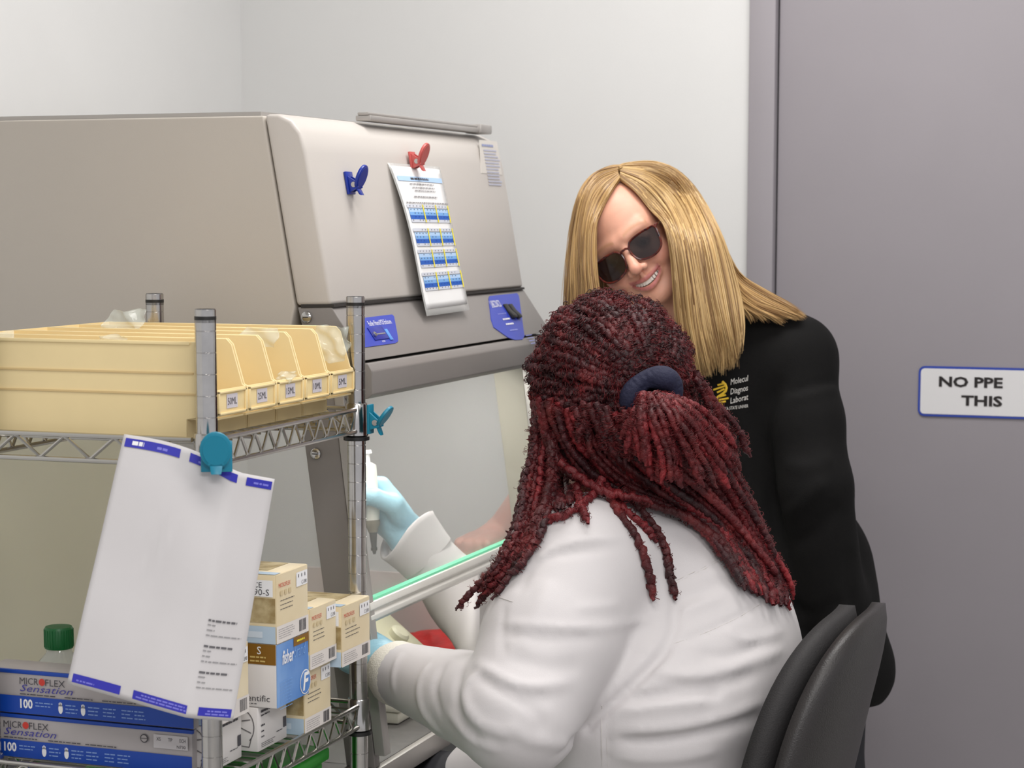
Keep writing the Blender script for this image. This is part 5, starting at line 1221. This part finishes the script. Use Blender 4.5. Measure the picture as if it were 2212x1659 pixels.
# eyes, teeth
for s_ in (-1, 1):
    m = MB(); cy = np.array([s_*.031, .0745, -.002]); c = to_world(cy, c_h, M_h); m.lathe([(.0122*math.sin(a), -.0122*math.cos(a)) for a in np.linspace(.05, math.pi-.05, 12)], c, M_h@np.array([0, 1, 0]), 20); ey = m.build('eye', M_eye, st_, True)
    g = M_h@np.array([.08, .9, -.35]); g /= np.linalg.norm(g); m = MB(); m.lathe([(.0056, .0108), (.005, .0118), (.001, .0124)], c, g, 18); m.build('iris', M_iris, ey, True)
    f = Field(np.array([-.02, -.02, -.02]), np.array([.02, .02, .02]), .0011); f.ell((0, 0, .001), (.0140, .0132, .0132), 0); sl, x, y, z = f.sub(f.lo, (.03, .03, .03)); f.f = np.maximum(f.f, (-.002-.25*y-z)+0*f.f); f.f = np.maximum(f.f, .0125-np.sqrt(x*x+y*y+z*z)+0*f.f)
    V, F = f.mesh(1); mk('eyelid', to_world(V+cy, c_h, M_h), F, mat('eyelid skin', (206, 146, 124), .5), st_, True)
tb = empty('teeth', (0, 0, 0)); tb.parent = st_; tb.location = Vector(c_h)-st_.location
for k in range(10):
    t = (k-4.5)/5; wd = .0050 if abs(k-4.5) > 1 else .0062
    x = t*.0250; y = .0868-.017*(x/.029)**2; z = -.0615+.0105*(x/.029)**2
    a = -.017*2*x/.029**2; U = np.array([1, a, 0]); U /= np.linalg.norm(U); Nn = np.cross(U, Z)
    V = []; 
    m = MB(); m.box((-wd/2*.94, -.0015, -.0046), (wd/2*.94, .0015, .0046), (U, np.cross(Z, U), Z), (x, y, z-.0015)); m.v = [tuple(to_world(np.array(v), c_h, M_h)) for v in m.v]; m.build('tooth', M_teeth, tb, bevel=.0006)
m = MB(); m.box((-.028, .062, -.078), (.028, .074, -.048)); m.v = [tuple(to_world(np.array(v), c_h, M_h)) for v in m.v]; m.build('mouth_interior', M_mouth, st_)
# glasses
gl = empty('glasses', to_world(np.array([0, .10, -.012]), c_h, M_h)); tag(gl, 'tortoiseshell glasses with dark lenses worn by the smiling person', 'glasses')
def W(v): return to_world(np.array(v, float), c_h, M_h)
def lens_poly(s_):
    pts = []
    ctrl = [(-.0265, .010), (-.018, .0185), (0, .0205), (.016, .0195), (.0285, .0165), (.0275, .002), (.0225, -.014), (.010, -.0215), (-.006, -.0215), (-.020, -.0155), (-.0262, -.003)]
    c = catmull([(x, y, 0) for x, y in ctrl+[ctrl[0]]], 45)[:-1]
    return [(s_*(.0342+x), .1035-.12*abs(.0342+x)**1.15*1.1-.0-.06*(y+.01), -.0115+y) for x, y, _ in c]
for s_ in (-1, 1):
    lp = lens_poly(s_); m = MB(); cl = lp+[lp[0], lp[1]]; m.tube([W(p) for p in cl], .0018, 8, False); m.build('rim', M_rim, gl, True)
    n = len(lp); V = [W(p) for p in lp]+[W((p[0], p[1]-.0012, p[2])) for p in lp]; mk('lens', V, [tuple(range(n)), tuple(range(2*n-1, n-1, -1))]+[(i, (i+1) % n, (i+1) % n+n, i+n) for i in range(n)], M_lens, gl)
    hx = max(lp, key=lambda p: abs(p[0])+p[2]); hp = np.array([s_*.064, .0905, .005])
    m = MB(); m.tube([W(hp-np.array([s_*.003, -.002, .002])), W(hp), W(hp-np.array([-s_*.003, .006, -.001]))], [.0028, .0032, .002], 8); m.build('hinge', M_rim, gl, True)
    m = MB(); m.tube([W(hp+np.array([s_*.002, -.004, .0])), W((s_*.074, .055, .006)), W((s_*.081, .0, .004)), W((s_*.082, -.02, -.004))], [.0016, .0017, .0018, .0022], 8); m.build('temple', M_silver, gl, True)
m = MB(); m.tube([W((-.0085, .1005, -.002)), W((-.004, .1045, .001)), W((.004, .1045, .001)), W((.0085, .1005, -.002))], .0020, 8); m.build('bridge', M_rim, gl, True)
# ---- blond hair
hb = empty('hair', (0, 0, 0)); hb.parent = st_; hb.location = Vector(c_h)-st_.location
f = Field(np.array([-.14, -.17, -.20]), np.array([.14, .13, .16]), .004)
f.ell((0, -.018, .038), (.084, .101, .090), 0); f.ell((0, -.05, -.04), (.080, .06, .10), .03)
sl, x, y, z = f.sub(f.lo, (.2, .2, .2)); f.f = np.maximum(f.f, y-(-.012+0*z)+0*x)
f.ell((0.0, .02, -.14), (.06, .075, .10), .01, 'sub')
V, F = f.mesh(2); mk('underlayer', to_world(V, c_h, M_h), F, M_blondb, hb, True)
def hd(px, py, grow=0.): # depth on hair shell of the head
    o = M_h.T@(C0-c_h); d = M_h.T@ray(px, py); c = np.array([0, -.016, .036]); r = np.array([.090, .107, .096])+grow
    o2 = (o-c)/r; d2 = d/r; A = d2@d2; B = o2@d2; Cq = o2@o2-1; D_ = B*B-A*Cq
    return (-B-math.sqrt(D_))/A if D_ > 0 else (-B/A)
h0 = lambda x, y, g=0.: (x, y, hd(x, y, g))
HG = [
 [h0(1339, 384), h0(1372, 410), h0(1406, 452), (1440, 490, 3.375), (1458, 560, 3.375), (1466, 640, 3.38), (1476, 720, 3.39), (1490, 780, 3.40), (1508, 838, 3.41)],
 [h0(1340, 374), h0(1395, 395), h0(1440, 440), (1470, 510, 3.375), (1486, 600, 3.37), (1498, 690, 3.38), (1512, 760, 3.39), (1525, 820, 3.41)],
 [h0(1345, 368), h0(1410, 378), h0(1465, 425), (1505, 510, 3.39), (1520, 610, 3.375), (1535, 700, 3.38), (1548, 770, 3.40), (1550, 805, 3.41)],
 [h0(1350, 364), h0(1430, 366), h0(1485, 410), (1530, 500, 3.42), (1552, 600, 3.40), (1566, 690, 3.39), (1574, 750, 3.40), (1577, 815, 3.41)],
 [h0(1355, 360), h0(1440, 360), h0(1500, 410), (1548, 500, 3.45), (1578, 600, 3.44), (1592, 680, 3.43), (1590, 740, 3.42), (1580, 800, 3.42)],
]
HG2 = [
 [h0(1360, 358), h0(1445, 362), h0(1505, 420), (1555, 520, 3.47), (1590, 590, 3.48), (1640, 625, 3.48), (1700, 660, 3.475), (1745, 692, 3.47)],
 [h0(1360, 358), h0(1445, 368), h0(1500, 440), (1548, 540, 3.46), (1585, 620, 3.46), (1630, 660, 3.465), (1690, 680, 3.465), (1735, 695, 3.465)],
 [h0(1360, 358), h0(1440, 370), h0(1495, 450), (1540, 550, 3.44), (1580, 640, 3.44), (1605, 665, 3.45), (1625, 690, 3.455), (1636, 728, 3.455)]]
HL = [
 [h0(1338, 386), h0(1318, 416), h0(1298, 452), (1283, 490, 3.395), (1280, 560, 3.385), (1288, 640, 3.38), (1300, 720, 3.38)],
 [h0(1335, 376), h0(1300, 396), h0(1276, 432), (1264, 490, 3.41), (1262, 560, 3.40), (1268, 640, 3.39), (1275, 720, 3.39)],
 [h0(1335, 370), h0(1290, 385), h0(1262, 425), (1248, 490, 3.44), (1244, 560, 3.43), (1246, 640, 3.42), (1250, 720, 3.42)],
 [h0(1338, 366), h0(1288, 378), h0(1256, 422), (1240, 500, 3.46), (1233, 580, 3.45), (1228, 670, 3.45), (1226, 730, 3.45)]]
def strands(gs, n_, r, jit, name, c0=(206, 170, 114), c1=(126, 88, 46), w=(0, 1), endj=.16, clump=0, flat=0.):
    G = [catmull(g, 26) for g in gs]; S = 26; ce = {}; Pp = np.zeros((n_, S, 3)); col = np.zeros((n_, 4)); cl = [(random.random(), RNG.normal(size=2)) for _ in range(max(1, clump))]
    for i in range(n_):
        if clump: cc = cl[random.randrange(clump)]; tt = min(.999, max(0, cc[0]+random.gauss(0, .012))); sh = cc[1]
        else: tt = random.random(); sh = np.zeros(2)
        t_ = (w[0]+(w[1]-w[0])*tt)*(len(G)-1); k = min(int(t_), len(G)-2); u = t_-k; g = (G[k]*(1-u)+G[k+1]*u).copy()
        e = min(1., ce.setdefault(round(sh[0]*1e6), random.uniform(1-endj, 1.0))-abs(random.gauss(0, .035))); s_ = np.linspace(0, (S-1)*e, S); g = np.stack([np.interp(s_, np.arange(S), g[:, j]) for j in range(3)], 1)
        a = np.linspace(0, 1, S)**1.2; g[:, 0] += a*(random.gauss(0, jit)+sh[0]*jit*1.2)+1.2*np.sin(a*random.uniform(3, 9)+random.uniform(0, 6))*a*2; g[:, 2] += random.uniform(-.004, .012)*(.25+a); g[:, 1] += random.gauss(0, 2)
        Pp[i] = np.array([P(*q_) for q_ in g]); b = random.random()**.8; c = np.array(lin(c0))*b+np.array(lin(c1))*(1-b); col[i, :3] = c; col[i, 3] = 1
    nn = 4; tp = np.r_[np.full(S-6, 1.), np.linspace(1, .15, 6)]; rr = np.broadcast_to((r*RNG.uniform(.7, 1.4, size=n_))[:, None, None]*tp[None, :, None], (n_, S, nn)).copy()
    V, F = tubes(Pp, rr, nn); vc = np.repeat(col, S*nn, axis=0); o = mk(name, V, F, M_blond, hb, True, None, vc); o['kind'] = 'stuff'; return o
strands(HG, 2600, .00125, 5, 'hair_strands', (214, 180, 124), (112, 76, 38), clump=60, endj=.16)
strands(HG, 1500, .0007, 8, 'hair_strands', (222, 190, 136), (146, 106, 56))
strands(HG2, 900, .0010, 6, 'hair_strands', clump=26, endj=.12)
strands(HL, 1500, .0010, 3.5, 'hair_strands', (190, 154, 98), (118, 82, 42), clump=30)
strands([HL[3], [tuple(np.array(q_)+np.array([-8, 0, 0])) for q_ in HL[3]]], 60, .0004, 4, 'hair_strands')
HT = [[(1326, 372, hd(1326, 372, -.004)), (1350, 357, hd(1350, 360, -.004)), (1420, 354, hd(1420, 358, -.003)), (1480, 390, hd(1480, 394, -.003)), (1540, 500, 3.47)], [(1326, 376, hd(1326, 376, -.002)), (1352, 366, hd(1352, 366, -.002)), (1420, 368, hd(1420, 368, -.002)), (1475, 410, hd(1475, 410, -.002)), (1530, 510, 3.44)]]
HT2 = [[(1352, 368, hd(1352, 368, -.002)), (1318, 368, hd(1318, 368, -.002)), (1280, 390, hd(1280, 390, -.002)), (1258, 430, hd(1258, 430, -.002)), (1246, 500, 3.45)], [(1352, 361, hd(1352, 361, -.004)), (1316, 364, hd(1316, 366, -.004)), (1276, 386, hd(1276, 388, -.004)), (1250, 432, hd(1252, 432, -.004)), (1240, 500, 3.47)]]
strands(HT, 500, .0009, 3, 'hair_strands', (206, 172, 116), (130, 92, 48)); strands(HT2, 500, .0009, 3, 'hair_strands', (196, 160, 104), (122, 86, 44))
# back curtain visible between the jaw and the left lock
CUR = [[(1268, 470, 3.56), (1262, 600, 3.55), (1256, 760, 3.55)], [(1330, 470, 3.57), (1330, 600, 3.56), (1335, 780, 3.55)], [(1400, 470, 3.57), (1410, 620, 3.56), (1420, 800, 3.55)], [(1500, 470, 3.56), (1520, 640, 3.55), (1530, 800, 3.50)]]
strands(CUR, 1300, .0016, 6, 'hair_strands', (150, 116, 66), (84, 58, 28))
# embroidery on the jacket, draped on the cloth
def cloth_map(x0, y0, ux, uy, vx, vy, lift=.0008):
    def fm(u, v, o):
        px, py = x0+u*ux+v*vx, y0+u*uy+v*vy; D = JF.march(px, py, 3.2, 3.9) or 3.45; return P(px, py, D-lift-o)
    return fm
fm = cloth_map(1576, 838, 1, -.24, .06, -1)
pr = Print((0, 0, 0), X, Z, fmap=fm)
pr.text('Molecul', 2, 6, 13, M_embw, 1, width=37); pr.text('Diagnos', 3, -15, 13, M_embw, 1, width=37); pr.text('Laborat', 4, -35, 13, M_embw, 1, width=38)
pr.build('lettering', jk)
pr = Print((0, 0, 0), X, Z, fmap=cloth_map(1547, 889, 1, -.13, .06, -1)); pr.text('WICHITA STATE UNIVER', 0, 0, 7, M_embw, 1, width=69); pr.build('lettering', jk)
m = MB()
def emb(pts, r=2.1, n=6):
    q_ = catmull([(x, y, 0) for x, y in pts], 10)
    for i in range(len(q_)-1): pass
    m.tube([fm2(x, y) for x, y, _ in q_], r*3.43/FPX, n)
def fm2(x, y): D = JF.march(x, y, 3.2, 3.9) or 3.45; return P(x, y, D-.0012)
emb([(1560, 824), (1568, 832), (1569, 842), (1562, 850), (1550, 858), (1547, 866), (1549, 874), (1557, 879)], 3.0)
for a, b in (((1562, 829), (1550, 832)), ((1566, 834), (1541, 842)), ((1565, 840), (1549, 848)), ((1553, 857), (1568, 853)), ((1552, 864), (1574, 860)), ((1551, 870), (1568, 867)), ((1554, 876), (1561, 873))): emb([a, ((a[0]+b[0])/2, (a[1]+b[1])/2), b], 2.2)
m.build('emblem', M_emby, jk, True)
